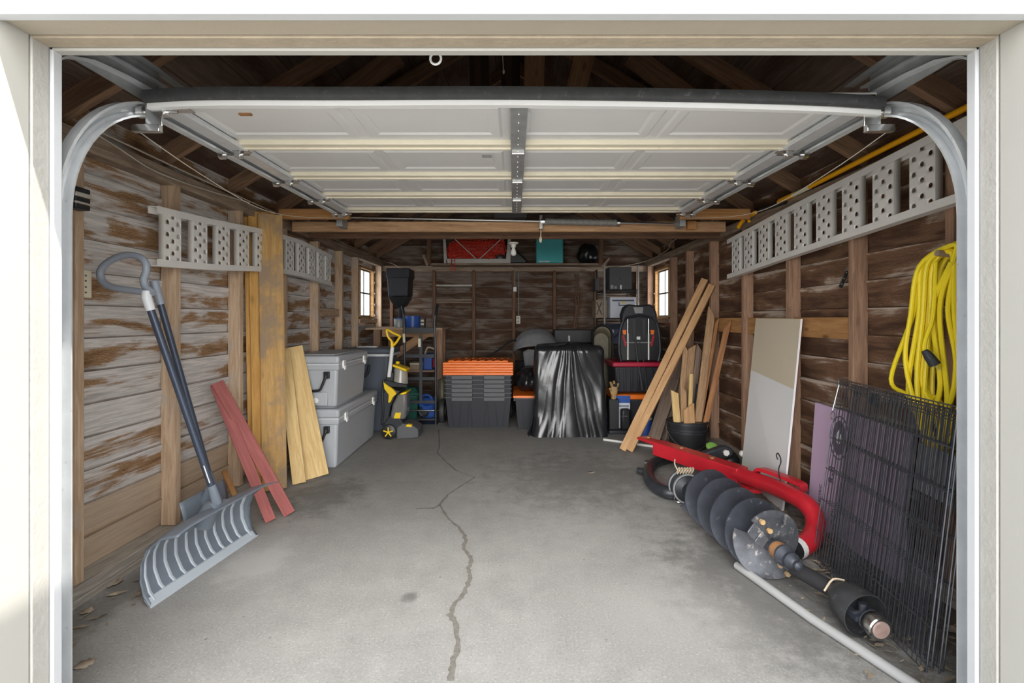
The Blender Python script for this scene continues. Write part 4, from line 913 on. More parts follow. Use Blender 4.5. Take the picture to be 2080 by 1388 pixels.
board('leg', (-1.03, 6.78, 0), (-1.03, 6.78, z-0.03), 0.09, 0.045, (1, 0, 0), M['stud_right'], t)
def can(name, label, px, pz_top, Y, r, z0, h, mat, lid=None, cat='can'):
    x = P(px, 0, Y).x; t = thing(name, label, cat, (x, Y, z0))
    MB().lathe([(0, 0), (r, 0), (r, h), (r*0.96, h+0.004), (0, h+0.004)], (x, Y, z0), n=26).build('body', M[mat], t)
    MB().lathe([(0, 0), (r*1.04, 0), (r*1.04, 0.012), (r*0.9, 0.016), (0, 0.016)], (x, Y, z0+h-0.002), n=26).build('lid', M[lid or mat], t)
    return t
can('bucket', 'blue tub with a white label strip on the workbench', 838, 0, 6.98, 0.105, z, 0.15, 'blue')
can('paint_can', 'silver metal can with blue lid on the workbench', 810, 0, 6.92, 0.068, z, 0.12, 'galv_dark', 'blue')
t = thing('small_box', 'small dark box with pale marks beside the blue tub', 'box', (P(855, 0, 7.0).x+0.03, 7.0, z)); x = P(855, 0, 7.0).x
MB().box(x-0.005, x+0.06, 6.96, 7.06, z, z+0.13).build('body', M['dark_box'], t, bev=0.003)
for za in (0.03, 0.08): MB().box(x+0.005, x+0.05, 6.957, 6.96, z+za, z+za+0.028).build('pale_mark', M['ivory'], t)
# hopper on the bench
t = thing('hopper_bin', 'black square hopper with lid and tapered spout above the workbench', 'hopper', (-1.66, 7.15, z))
Yh = 7.02; a, c = P(786, 545, Yh), P(830, 545, Yh); xm = (a.x+c.x)/2; hw = (c.x-a.x)/2
def zz_(py): return P(0, py, Yh).z
MB().taper(xm-hw, xm+hw, Yh, Yh+2*hw*1.1, zz_(602), zz_(563), 0.01).build('tub', M['charcoal'], t, bev=0.015)
MB().taper(xm-hw-.012, xm+hw+.012, Yh-.012, Yh+2.2*hw+.012, zz_(564), zz_(545), -0.004).build('lid', M['charcoal'], t, bev=0.012)
MB().taper(xm-hw+.01, xm+hw-.01, Yh+.01, Yh+2.2*hw-.01, zz_(622), zz_(603), 0.07).build('taper', M['black'], t, bev=0.006)
b = MB(); b.lathe([(0.03, 0), (0.05, 0.02), (0.085, 0.0), (0.085, 0.0)], (xm, Yh+hw, zz_(622)), (0, 0, -1), 20); b.cyl((xm, Yh+hw, z), (xm, Yh+hw, zz_(618)), 0.03); b.lathe([(0.10, 0.0), (0.035, 0.10), (0.03, 0.1)], (xm, Yh+hw, z), n=20); b.build('spout', M['black_matte'], t)
p = P(827, 557, Yh+0.05); MB().box(p.x-0.004, p.x+0.012, Yh+0.06, Yh+0.10, p.z-0.012, p.z+0.012).build('lid_clip', M['white'], t)
# under the bench
t = thing('waste_basket', 'dark green tapered bin under the workbench', 'bin', (P(838, 0, 6.62).x, 6.62, 0)); x = P(832, 0, 6.6).x
MB().taper(x-0.14, x+0.14, 6.50, 6.74, 0, 0.33, 0.04).build('body', M['green'], t, bev=0.02)
MB().taper(x-0.15, x+0.15, 6.49, 6.75, 0.33, 0.36, 0).taper(x-0.09, x+0.09, 6.53, 6.69, 0.36, 0.43, -0.06).build('lid', M['green'], t, bev=0.01)
t = thing('pressure_washer', 'blue electric washer with coiled hose behind the hand truck', 'pressure washer', (P(872, 0, 6.5).x, 6.5, 0)); x = P(866, 0, 6.5).x
MB().taper(x-0.07, x+0.13, 6.46, 6.70, 0.03, 0.20, 0.02).build('body', M['blue'], t, bev=0.03)
b = MB()
for k in range(4): b.torus((x+0.02, 6.44-0.012*k, 0.24+0.012*k), (0.2, 1, 0.12), 0.105-0.008*k, 0.011, 28, 7)
b.build('hose', M['blue'], t)
MB().box(x-0.07, x+0.13, 6.47, 6.66, 0.20, 0.30).build('shroud', M['blue'], t, bev=0.03)
MB().box(x+0.0, x+0.07, 6.45, 6.47, 0.235, 0.262).build('label', M['white'], t)
b = MB(); b.torus((x-0.02, 6.44, 0.13), (0, 1, 0), 0.06, 0.012, 24, 8); b.cyl((x-0.02, 6.45, 0.13), (x-0.02, 6.47, 0.13), 0.055); b.build('cord_reel', M['black'], t)
t = thing('gas_cylinder', 'small olive gas cylinder between hand truck and orange totes', 'gas cylinder', (P(897, 0, 6.76).x, 6.76, 0)); x = P(897, 0, 6.76).x
MB().lathe([(0, 0), (0.08, 0), (0.085, 0.02), (0.085, 0.50), (0.05, 0.55), (0, 0.55)], (x, 6.82, 0), n=20).build('tank', M['olive'], t)
MB().cyl((x, 6.82, 0.55), (x, 6.82, 0.59), 0.035).build('valve', M['white'], t)
t = thing('tool_caddy', 'blue and red plastic case on the shelf under the workbench', 'tool case', (P(880, 0, 6.95).x, 6.95, 0.63)); x = P(876, 0, 6.9).x
MB().box(x-0.10, x+0.03, 6.80, 7.0, 0.63, 0.86).build('body', M['blue'], t, bev=0.02)
MB().box(x+0.035, x+0.10, 6.80, 6.95, 0.66, 0.80).build('side_pouch', M['red'], t, bev=0.02)
MB().tube(smooth_path([(x-0.07, 6.80, 0.86), (x-0.02, 6.78, 0.95), (x+0.10, 6.78, 0.90), (x+0.15, 6.80, 0.82)], 5), 0.012, 8).build('handle', M['twine'], t)
t = thing('paint_tray_box', 'flat brown carton on the shelf under the workbench', 'box', (-1.35, 7.0, 0.63))
MB().box(-1.46, -1.2, 6.9, 7.15, 0.63, 0.72).build('carton', M['carton'], t, bev=0.003)
MB().box(-1.465, -1.195, 6.895, 7.155, 0.70, 0.725).build('carton_lid', M['ivory'], t, bev=0.003)
# =================================================================== BACK AND MIDDLE
# nested totes with orange lids ---------------------------------------------------
def make_tote():
    t = thing('storage_tote', 'x', 'tote', (-0.445, 6.30, 0), 'nested black totes')
    w0, w1, d0, d1, h = 0.365, 0.40, 0.215, 0.25, 0.385
    b = MB(); th = 0.004
    lo = [(-w0,-d0,0),(w0,-d0,0),(w0,d0,0),(-w0,d0,0)]; hi = [(-w1,-d1,h),(w1,-d1,h),(w1,d1,h),(-w1,d1,h)]
    li = [(-w0+th,-d0+th,th),(w0-th,-d0+th,th),(w0-th,d0-th,th),(-w0+th,d0-th,th)]; hi2 = [(-w1+th,-d1+th,h),(w1-th,-d1+th,h),(w1-th,d1-th,h),(-w1+th,d1-th,h)]
    b.add(lo+hi+li+hi2, [(3,2,1,0)]+[(i,(i+1)%4,4+(i+1)%4,4+i) for i in range(4)]+[(8,9,10,11)]+[(8+i,12+i,12+(i+1)%4,8+(i+1)%4) for i in range(4)]+[(4+i,4+(i+1)%4,12+(i+1)%4,12+i) for i in range(4)])
    body = b.build('body', M['charcoal'], t, world=False, bev=0.0)
    b = MB()
    for sgn in (-1, 1):
        dd = sgn
        for xa, xb in ((-0.30, -0.335), (-0.235, -0.21), (-0.13, -0.115), (-0.075, -0.10), (0.075, 0.10), (0.13, 0.115), (0.235, 0.21), (0.30, 0.335)):
            b.bar((xa, dd*(d0+0.002), 0.012), (xb, dd*(d1-0.006), 0.325), 0.012, 0.008, up=(0, 1, 0))
        for ya, yb in ((-0.15, -0.17), (-0.05, -0.04), (0.05, 0.04), (0.15, 0.17)):
            b.bar((dd*(w0+0.002), ya, 0.012), (dd*(w1-0.006), yb, 0.325), 0.012, 0.008, up=(1, 0, 0))
    b.build('rib', M['black'], body, world=False)
    b = MB(); z0, z1 = h-0.05, h
    b.box(-w1-.012, w1+.012, -d1-.012, -d1, h-0.014, h).box(-w1-.012, w1+.012, d1, d1+.012, h-0.014, h).box(-w1-.012, -w1, -d1, d1, h-0.014, h).box(w1, w1+.012, -d1, d1, h-0.014, h)
    for xa, xb in ((-0.325, -0.07), (0.07, 0.325)):
        b.box(xa, xb, -d1-.022, -d1+.002, z0, z1-0.004).box(xa, xb, d1-.002, d1+.022, z0, z1-0.004)
    b.build('rim', M['rim_grey'], t, world=False, bev=0.004)
    return t
tote = make_tote()
names = ['black tote at the bottom of the nested stack, ribbed body showing', 'second black tote from the floor in the nested stack', 'third black tote from the floor in the nested stack', 'fourth black tote from the floor in the nested stack', 'fifth black tote from the floor in the nested stack', 'topmost black tote of the nested stack, right under the orange lids']
tote['label'] = names[0]
for i in range(1, 6): c = copy_tree(tote); c.location.z += 0.053*i; c['label'] = names[i]
def make_lid():
    t = thing('tote_cover', 'x', 'lid', (-0.445, 6.30, 0.653), 'orange tote lids')
    b = MB(); w, d = 0.428, 0.278
    b.taper(-w, w, -d, d, 0, 0.030, -0.004); b.build('panel', M['orange'], t, world=False, bev=0.006)
    b = MB()
    for k in range(8):
        x = -0.33+0.094*k; b.box(x-0.03, x+0.03, -d+0.05, d-0.05, 0.0305, 0.052)
    b.box(-w+0.06, w-0.06, -d+0.03, -d+0.045, 0.0305, 0.045).box(-w+0.06, w-0.06, d-0.045, d-0.03, 0.0305, 0.045)
    b.build('raised_rib', M['orange'], t, world=False, bev=0.004)
    return t
lid = make_lid(); lnames = ['lowest of the orange lids piled on the nested totes', 'second orange lid from the bottom of the pile', 'third orange lid from the bottom of the pile', 'fourth orange lid from the bottom of the pile', 'topmost orange lid of the pile, raised ribs showing']
lid['label'] = lnames[0]
for i in range(1, 5): c = copy_tree(lid); c.location.z += 0.0315*i; c['label'] = lnames[i]
for i, o in enumerate([o for o in bpy.data.objects if o.name.startswith('tote_cover') and o.parent is None]):
    if o['label'] != lnames[4]: [bpy.data.objects.remove(k) for k in kids(o) if k.name.startswith('raised_rib')]
c = copy_tree(tote); c.location = (0.262, 6.36, 0); c.rotation_euler = (0, 0, math.pi/2); c['label'] = 'single black tote with orange lid beside the trash bag'; c['group'] = 'single black totes'
c2 = copy_tree(lid); c2.location = (0.262, 6.36, 0.387); c2.rotation_euler = (0, 0, math.pi/2); c2['label'] = 'orange lid on the single tote beside the trash bag'
tote2 = c
# trash bag lump on it
def lump(name, label, cx, cy, z0, rx, ry, rz, mat, seed, cat='bag'):
    b = MB(); nu, nv = 48, 26; vs = []
    for j in range(nv+1):
        th = math.pi*j/nv
        for i in range(nu):
            a = 2*math.pi*i/nu; d = Vector((math.sin(th)*math.cos(a), math.sin(th)*math.sin(a), math.cos(th)))
            k = 1+0.16*mnoise.noise(d*1.7+Vector((seed, 0, 0)))+0.08*abs(mnoise.noise(d*4.5+Vector((0, seed, 0))))+0.05*math.sin(a*9+3*th)
            p = Vector((cx+d.x*rx*k, cy+d.y*ry*k, z0+rz+d.z*rz*k)); p.z = max(p.z, z0+0.001); vs.append(p)
    b.add(vs, [(j*nu+i, (j+1)*nu+i, (j+1)*nu+(i+1) % nu, j*nu+(i+1) % nu) for j in range(nv) for i in range(nu)])
    return tag(b.build(name, M[mat], ang=60), label, cat)
lump('trash_bag', 'crumpled black trash bag on the orange lid of the single tote', 0.17, 6.33, 0.425, 0.17, 0.24, 0.135, 'bag_soft', 3.0)

# tall object wrapped in a black bag ---------------------------------------------------
t = thing('wrapped_crate', 'tall box shaped thing draped in a glossy black trash bag', 'covered box', (0.64, 5.82, 0), None)
ns, nz = 260, 90; x0, x1, y0, y1, hz = 0.235, 1.045, 5.62, 5.90, 1.03
per = rrect(x0, x1, y0, y1, 0.055, 6)
pl = [Vector((a, q, 0)) for a, q in per]; seglen = [(pl[(i+1) % len(pl)]-pl[i]).length for i in range(len(pl))]; tot = sum(seglen)
def perim(s):
    d = (s % 1.0)*tot
    for i, l in enumerate(seglen):
        if d <= l:
            a, c = pl[i], pl[(i+1) % len(pl)]; tn = (c-a).normalized(); return a.lerp(c, d/l if l else 0), Vector((tn.y, -tn.x, 0))
        d -= l
    return pl[0], Vector((0, -1, 0))
def fold(x, z, seed=0.0):
    dx, dzz = x-0.60, 1.55-z; r = math.hypot(dx, dzz); ph = math.atan2(dx, dzz)
    n1 = mnoise.noise(Vector((ph*3, z*1.6, 1.0+seed))); n2 = mnoise.noise(Vector((x*3.2, z*2.0, 5.0+seed)))
    f = 0.0
    cen = math.exp(-((x-0.60)/(0.13+0.16*(1.05-z)))**2)
    for k, am, s_ in ((21, .9, 0.3), (37, .65, 2.0), (63, .4, 4.0)):
        q = abs(math.sin(ph*k*0.5+s_+1.3*n1+0.8*n2)); f += am*(q**0.7-0.55)*(0.16+0.84*cen)
    low = max(0.0, 0.30-z)/0.30; f += low*0.7*(abs(math.sin(x*26+3*n2))-0.5)
    n3 = mnoise.noise(Vector((x*7, z*5+x*4, 9.0)))
    return 0.024*f*min(1.0, (1.12-z)/0.12+0.15)+0.030*n2+0.010*n3*(1-cen)
b = MB(); vs = []
for j in range(nz+1):
    v = j/nz; z = hz*(1-(1-v))
    for i in range(ns):
        p, n = perim(i/ns)
        u = p.x if abs(n.y) > 0.5 else (p.x+(p.y-y0)*1.0*(1 if p.x > 0.64 else -1))
        flare = 0.035*(1-v)**3
        sh = 0.0 if v < 0.93 else (v-0.93)/0.07
        d = fold(u, z)*(1-0.5*sh)+flare-0.035*sh*sh
        vs.append(p+n*d+Vector((0, 0, z+(0.012*math.sin(9*u+1)*sh))))
base_n = (nz)*ns
for q, zt in ((0.75, 0.006), (0.45, 0.010), (0.18, 0.018), (0.05, 0.026)):
    for i in range(ns):
        p = vs[base_n+i]; c = Vector((0.62, 5.74, p.z)); a = 2*math.pi*i/ns
        vs.append(c.lerp(p, q)+Vector((0, 0, zt+0.008*math.sin(a*23)*(1-q)+0.006*math.sin(a*11+1))))
rows = nz+5; fs = [(j*ns+i, j*ns+(i+1) % ns, (j+1)*ns+(i+1) % ns, (j+1)*ns+i) for j in range(rows-1) for i in range(ns)]
fs.append(tuple((rows-1)*ns+i for i in range(ns)))
b.add(vs, fs); b.build('drape', M['bag'], t, ang=75)
b = MB(); vs = []
for j in range(9):
    for i in range(25):
        a = i/24; r = 0.03+0.16*(j/8); x = 0.235-0.03*(1-a)-0.10*(j/8)*(1-abs(2*a-1)*0.6)+0.05*a; y = 5.60+0.26*a; vs.append(Vector((x-0.0, y-0.02*math.sin(a*9), max(0.004, 0.24*(1-j/8)**1.4+0.012*math.sin(i*1.3+j)))))
b.add(vs, [(j*25+i, j*25+i+1, (j+1)*25+i+1, (j+1)*25+i) for j in range(8) for i in range(24)]); b.build('bag_skirt', M['bag_soft'], t, ang=75, solid=0.002)

# stroller behind the totes ----------------------------------------------------------
YT = 6.95
def T(px, py, dy=0.0): return P(px, py, YT+dy)
t = thing('stroller', 'grey canopied stroller standing behind the totes', 'stroller', (T(1090, 0).x, YT, 0))
b = MB(); nu, nv = 22, 12; vs = []
a, c = T(1044, 722), T(1134, 722); xm, rx = (a.x+c.x)/2, (c.x-a.x)/2; zc = T(0, 718).z; rz = T(0, 669).z-zc
for j in range(nv+1):
    ph = math.pi*0.36*j/nv
    for i in range(nu+1):
        th = math.pi*i/nu; k = 1+0.02*math.sin(ph*12)
        vs.append(Vector((xm-rx*math.cos(th)*k, YT+0.18-0.42*math.sin(th)**0.7*math.sin(ph)*0.9, zc+rz*math.sin(th)**0.8*math.cos(ph*1.05)*k-0.02*(j/nv))))
b.add(vs, [(j*(nu+1)+i, j*(nu+1)+i+1, (j+1)*(nu+1)+i+1, (j+1)*(nu+1)+i) for j in range(nv) for i in range(nu)]); b.build('canopy', M['fabric_grey'], t, solid=0.012, ang=70)
b = MB(); b.prism([T(1062, 716), T(1072, 710), T(1108, 712), T(1110, 745), T(1066, 746)], YT+0.02, YT+0.07); b.build('seat_back', M['fabric_grey'], t, bev=0.02)
b = MB(); b.prism([T(1050, 735), T(1132, 735), T(1136, 800), T(1052, 800)], YT+0.10, YT+0.30); b.build('seat_shell', M['fabric_black'], t, bev=0.03)
MB().box(T(1090, 0).x-0.03, T(1090, 0).x+0.05, YT+0.01, YT+0.02, T(0, 725).z, T(0, 722).z).build('tag', M['white'], t)
MB().tube(smooth_path([T(1052, 790, .1), T(1056, 764, -.05), T(1064, 748, -.14), T(1090, 746, -.16), T(1118, 748, -.14), T(1126, 770, .0)], 5), 0.018, 10).build('bumper_bar', M['strap'], t)
MB().tube(smooth_path([T(985, 727, -.05), T(1010, 713, 0), T(1045, 692, .1), T(1060, 720, .25), T(1062, 790, .25)], 5), 0.013, 8).build('push_handle', M['black'], t)
b = MB(); zf = 0.0
for px in (1050, 1130):
    b.tube([T(px, 760, .15), Vector((T(px-6, 0).x, YT-0.25, 0.13))], 0.013, 8); b.tube([T(px, 760, .15), Vector((T(px, 0).x, YT+0.35, 0.13))], 0.013, 8)
b.build('frame', M['black'], t)
for px, dy in ((1036, -0.27), (1128, -0.27), (1042, 0.36), (1132, 0.36)):
    c = Vector((T(px, 0).x, YT+dy, 0.115)); MB().lathe([(0.05, -.02), (0.10, -.024), (0.115, 0), (0.10, .024), (0.05, .02)], c, (1, 0.25, 0), 28).build('wheel', M['rubber'], t)

# black trunk, barrow tray, shelving -----------------------------------------------
t = thing('storage_chest', 'tall black chest with a white latch behind the wrapped box', 'trunk', (P(1165, 0, 7.2).x, 7.3, 0))
a, c = P(1128, 672, 7.32), P(1200, 668, 7.32)
MB().box(a.x, c.x, 7.34, 7.66, 0, 0.98).build('body', M['black_matte'], t, bev=0.012); MB().box(a.x-.01, c.x+.01, 7.32, 7.67, 0.985, a.z+0.01).build('lid', M['dark_box'], t, bev=0.012)
p = P(1156, 688, 7.32); MB().box(p.x-0.016, p.x+0.016, 7.305, 7.34, p.z-0.045, p.z+0.045).build('latch', M['white'], t, bev=0.008)
p = P(1195, 655, 7.1)
t = thing('barrow_tray', 'olive brown round ended metal tray standing on edge by the wire rack', 'tray', (P(1226, 0, 6.5).x, 6.5, 0))
cx = P(1224, 0, 6.5).x; rr = 0.14; zt = P(0, 659, 6.5).z
def stadium(r, zb, ztop, y, n=18):
    pts = [(cx+r*math.cos(math.pi*i/n), y, ztop-r+r*math.sin(math.pi*i/n)) for i in range(n+1)]; return pts+[(cx-r, y, zb+r*0.4), (cx-r*0.6, y, zb), (cx+r*0.6, y, zb), (cx+r, y, zb+r*0.4)]
r0, r1, r2 = stadium(rr, 0.0, zt, 6.50), stadium(rr-0.028, 0.03, zt-0.03, 6.52), stadium(rr*0.7, 0.10, zt-0.12, 6.62)
n = len(r0); b = MB(); b.add(r1+r2, [(i, (i+1) % n, n+(i+1) % n, n+i) for i in range(n)]+[tuple(range(n, 2*n))]); b.build('pan', M['olive'], t, solid=0.004)
b = MB(); b.add(r0+r1+stadium(rr, 0.0, zt, 6.53), [(i, (i+1) % n, n+(i+1) % n, n+i) for i in range(n)]+[(i, 2*n+i, 2*n+(i+1) % n, (i+1) % n) for i in range(n)]); b.build('rolled_rim', M['rubber'], t, solid=0.006)

t = thing('wire_rack', 'black wire shelving rack in the back right corner', 'shelving', (1.48, 7.2, 0))
RX0, RX1, RY0, RY1 = P(1228, 0, 6.9).x, P(1296, 0, 6.9).x, 6.9, 7.55
for x in (RX0, RX1):
    for y in (RY0, RY1): MB().cyl((x, y, 0), (x, y, 2.09), 0.013, n=10).build('post', M['galv_dark' if y == RY0 else 'black'], t)
SHZ = [0.18, 0.62, 0.99, 1.345, 1.745]
for z in SHZ:
    b = MB()
    for y in (RY0, RY1): b.tube([(RX0, y, z), (RX1, y, z)], 0.006, 6).tube([(RX0, y, z-0.045), (RX1, y, z-0.045)], 0.005, 6)
    for x in (RX0, RX1): b.tube([(x, RY0, z), (x, RY1, z)], 0.006, 6).tube([(x, RY0, z-0.045), (x, RY1, z-0.045)], 0.005, 6)
    for k in range(1, 20): x = RX0+(RX1-RX0)*k/20; b.tube([(x, RY0, z), (x, RY1, z)], 0.003, 5)
    for k in range(14): x = RX0+(RX1-RX0)*(k+0.5)/14; b.tube([(x-0.014, RY0, z-0.045), (x, RY0, z), (x+0.014, RY0, z-0.045)], 0.003, 5)
    MB().box(RX0+.01, RX1-.01, RY0+.012, RY1-.012, z-0.012, z-0.004).build('liner', M['black'], b.build('shelf', M['black'], t))
def boxthing(name, label, cat, x0, x1, y0, y1, z0, z1, mat, marks=(), lid=None, bev=0.004):
    t = thing(name, label, cat, ((x0+x1)/2, (y0+y1)/2, z0)); MB().box(x0, x1, y0, y1, z0, z1).build('body', M[mat], t, bev=bev)
    for nm, mx0, mx1, mz0, mz1, mm in marks: MB().box(x0+(x1-x0)*mx0, x0+(x1-x0)*mx1, y0-0.002, y0+0.001, z0+(z1-z0)*mz0, z0+(z1-z0)*mz1).build(nm, M[mm], t)
    if lid: MB().box(x0-.012, x1+.012, y0-.012, y1+.012, z1, z1+lid).build('lid', M[mat], t, bev=0.004)
    return t
boxthing('carton', 'charcoal carton with small printed symbols on the top rack shelf', 'box', RX0+0.075, RX0+0.385, 6.93, 7.25, 1.752, 2.07, 'dark_box', [('print_square', .05, .18, .03, .20, 'mark_grey'), ('print_block', .23, .33, .03, .15, 'mark_grey'), ('white_sticker', .48, .55, .0, .2, 'white'), ('print_dot', .46, .52, .44, .50, 'black')])
boxthing('carton', 'white printed carton on the rack shelf behind the car seat', 'box', RX0+0.085, RX1-0.02, 6.93, 7.3, 1.352, 1.645, 'white_carton', [('print_line', .08, .92, .80, .88, 'slate'), ('yellow_print', .46, .58, .70, .78, 'yellow'), ('dark_print', .32, .62, .58, .63, 'slate'), ('dark_print', .32, .36, .58, .75, 'slate')])
t = boxthing('carton', 'brown open carton with black cross beside the white printed carton', 'box', RX0-0.10, RX0+0.07, 7.05, 7.4, 1.352, 1.61, 'carton')
b = MB(); x0_, x1_, z0_, z1_ = RX0-0.085, RX0-0.015, 1.40, 1.58
b.bar((x0_, 7.046, z0_), (x1_, 7.046, z1_), 0.016, 0.004, up=(0, 1, 0)).bar((x1_, 7.044, z0_), (x0_, 7.044, z1_), 0.016, 0.004, up=(0, 1, 0)); b.build('black_cross', M['black'], t)
b = MB()
for k in range(3): MB().box(RX0+0.01, RX0+0.035, 7.046, 7.05, 1.39+0.07*k, 1.425+0.07*k).build('print_patch', M['black'], t)
boxthing('file_bin', 'small dark grey file bin left of the charcoal carton', 'bin', RX0-0.08, RX0-0.02, 7.2, 7.45, 1.752, 1.93, 'dark_box')
boxthing('tote_box', 'navy plastic tote with a pale label on the rack', 'tote', RX0+0.03, RX1-0.03, 6.93, 7.4, 0.997, 1.24, 'navy', [('label', .12, .26, .6, .78, 'mark_grey')], lid=0.03)

# car seat on red lidded tote -----------------------------------------------------------
YS_ = 6.02; zl = P(0, 733, YS_).z-0.01
def S(px, py): v = P(px, py, YS_); return Vector((v.x, v.y, max(v.z, zl+0.004) if py < 755 else v.z))
t = thing('storage_tote', 'black tote with crimson lid under the car seat', 'tote', (S(1290, 0).x, 6.25, 0.43))
xa, xb = S(1243, 0).x, S(1345, 0).x
MB().taper(xa+0.02, xb-0.02, 5.95, 6.45, 0.445, zl-0.055, 0.025).build('body', M['charcoal'], t, bev=0.02)
MB().taper(xa-0.005, xb+0.005, 5.92, 6.48, zl-0.055, zl, -0.008).build('lid', M['red_lid'], t, bev=0.012)
b = MB()
for k in range(7): x = xa+0.06+k*(xb-xa-0.12)/6; b.box(x-0.012, x+0.012, 5.938, 5.965, 0.47, zl-0.08)
b.build('rib', M['black'], t, bev=0.004)
t = thing('storage_tote', 'black tote with orange handled lid under the crimson lidded tote', 'tote', (S(1290, 0).x, 6.25, 0))
MB().taper(xa, xb, 5.93, 6.45, 0.0, 0.375, 0.03).build('body', M['charcoal'], t, bev=0.02)
MB().taper(xa-0.01, xb+0.01, 5.90, 6.47, 0.375, 0.435, -0.005).build('lid', M['orange'], t, bev=0.012)
t = thing('car_seat', 'black child car seat with orange red belt guides, back towards the door', 'car seat', (S(1299, 0).x, 6.2, zl))
b = MB(); out = smooth_path([S(1262, 744), S(1258, 715), S(1258, 680), S(1263, 655), S(1272, 645), S(1299, 641), S(1326, 645), S(1335, 655), S(1340, 680), S(1342, 715), S(1337, 744)], 5)
b.prism(out, YS_, YS_+0.05); shell = b.build('back_shell', M['black'], t, bev=0.02)
b = MB(); path = smooth_path([S(1262, 742), S(1258, 712), S(1259, 680), S(1264, 657), S(1274, 646), S(1299, 642), S(1324, 646), S(1334, 657), S(1339, 680), S(1341, 712), S(1337, 742)], 5); b.tube(path, 0.018, 8); b.v = [(x, y-0.004, z) for x, y, z in b.v]; b.build('shell_rim', M['black_metal'], t)
b = MB(); b.prism([S(1264, 662), S(1262, 640), S(1267, 625), S(1276, 618), S(1290, 620), S(1306, 620), S(1320, 618), S(1329, 625), S(1334, 640), S(1332, 662), S(1325, 646), S(1299, 641), S(1272, 646)], YS_-0.03, YS_+0.12); b.build('headrest', M['charcoal'], t, bev=0.02)
b = MB(); b.prism([S(1285, 624), S(1305, 624), S(1304, 637), S(1288, 637)], YS_-0.045, YS_-0.02); b.build('label_plate', M['mark_grey'], t, bev=0.004)
b = MB(); b.prism([S(1258, 710), S(1340, 710), S(1338, 746), S(1262, 746)], YS_+0.05, YS_+0.42); b.build('seat_shell', M['fabric_black'], t, bev=0.04)
b = MB(); b.prism([S(1262, 740), S(1266, 680), S(1275, 650), S(1323, 650), S(1333, 680), S(1336, 740)], YS_+0.05, YS_+0.14); b.build('padding', M['fabric_black'], t, bev=0.03)
for pxs in ((1283, 1291), (1303, 1311)):
    b = MB(); b.prism([S(pxs[0], 649), S(pxs[1], 649), S(pxs[1]-2, 688), S(pxs[0]+3, 688)], YS_-0.008, YS_+0.0); b.build('strap', M['strap'], t)
for px in (1275, 1317):
    MB().tube([S(px, 678)+Vector((0, -.012, 0)), S(px, 731)+Vector((0, -.012, 0))], 0.010, 8).build('steel_rod', M['alu'], t)
    MB().tube([S(px, 648)+Vector((0, -.010, 0)), S(px, 678)+Vector((0, -.010, 0))], 0.005, 8).build('steel_rod', M['chrome'], t)
for s_, px in ((1, 1268), (-1, 1325)):
    b = MB(); b.prism([S(px-4*s_, 671), S(px+4*s_, 670), S(px+3*s_, 680), S(px-2*s_, 680)], YS_-0.012, YS_-0.002); b.build('belt_guide', M['orange'], t)
    b = MB(); b.prism([S(px-4*s_, 682), S(px-1*s_, 681), S(px+4*s_, 702), S(px+1*s_, 704)], YS_-0.012, YS_-0.002); b.build('belt_hook', M['red'], t)
b = MB(); b.tube([S(1270, 696)+Vector((0, -.01, 0)), S(1322, 696)+Vector((0, -.01, 0))], 0.006, 6); b.build('cross_bar', M['galv_dark'], t)
MB().box(S(1293, 0).x, S(1300, 0).x, YS_-0.012, YS_-0.002, S(0, 690).z, S(0, 684).z).build('buckle', M['white'], t)
b = MB(); b.tube(smooth_path([S(1290, 690)+Vector((0, -.012, 0)), S(1293, 730)+Vector((0, -.05, 0)), S(1296, 760)+Vector((0, -.11, 0)), S(1300, 790)+Vector((0, -.11, 0))], 5), 0.012, 6); b.tube(smooth_path([S(1298, 690)+Vector((0, -.012, 0)), S(1304, 740)+Vector((0, -.08, 0)), S(1309, 790)+Vector((0, -.11, 0))], 5), 0.006, 6); b.build('tether', M['strap'], t)

# gloves, box and small machine in front of the lower tote ----------------------------
t = thing('air_pump', 'small black pump with blue and white carton print beside the wrapped box', 'pump', (1.24, 5.78, 0))
YP = 5.74
def Q(px, py): return P(px, py, YP)
b = MB(); b.box(Q(1236, 0).x, Q(1286, 0).x, YP-0.02, YP+0.12, 0.0, 0.045); b.build('base', M['charcoal'], t, bev=0.012)
MB().cyl(Q(1247, 864)+Vector((0, .05, 0)), Q(1247, 815)+Vector((0, .05, 0)), 0.022).build('cylinder', M['black_metal'], t)
MB().box(Q(1263, 0).x, Q(1281, 0).x, YP, YP+0.1, 0.045, Q(0, 832).z).build('motor', M['black'], t, bev=0.02)
MB().box(Q(1263, 0).x, Q(1276, 0).x, YP-0.004, YP, Q(0, 847).z, Q(0, 845).z).build('trim_strip', M['chrome'], t)
b = MB(); b.box(Q(1238, 0).x, Q(1258, 0).x, YP+0.02, YP+0.10, 0.045, Q(0, 812).z); b.build('column', M['black'], t, bev=0.01)
t = boxthing('carton', 'blue and white carton standing behind the small pump', 'box', Q(1254, 0).x+0.01, Q(1282, 0).x+0.02, 5.87, 5.895, 0.0, 0.425, 'white_carton', [('blue_print', 0, 1, .80, 1.0, 'blue'), ('print_line', .05, .9, .70, .73, 'slate')])
t = thing('work_glove', 'tan and black work gloves hooked on the small pump', 'gloves', Q(1247, 800)); z0 = Q(0, 812).z
b = MB()
b.sphere(Q(1248, 795)+Vector((0, .03, 0)), (0.045, 0.025, 0.065), 16, 10)
for (xa_, ya_, xb_, yb_) in ((1244, 785, 1240, 777), (1249, 783, 1247, 775), (1254, 786, 1256, 780), (1243, 795, 1239, 790)): b.tube([Q(xa_, ya_)+Vector((0, .03, 0)), Q(xb_, yb_)+Vector((0, .0, 0))], [0.018, 0.013], 8)
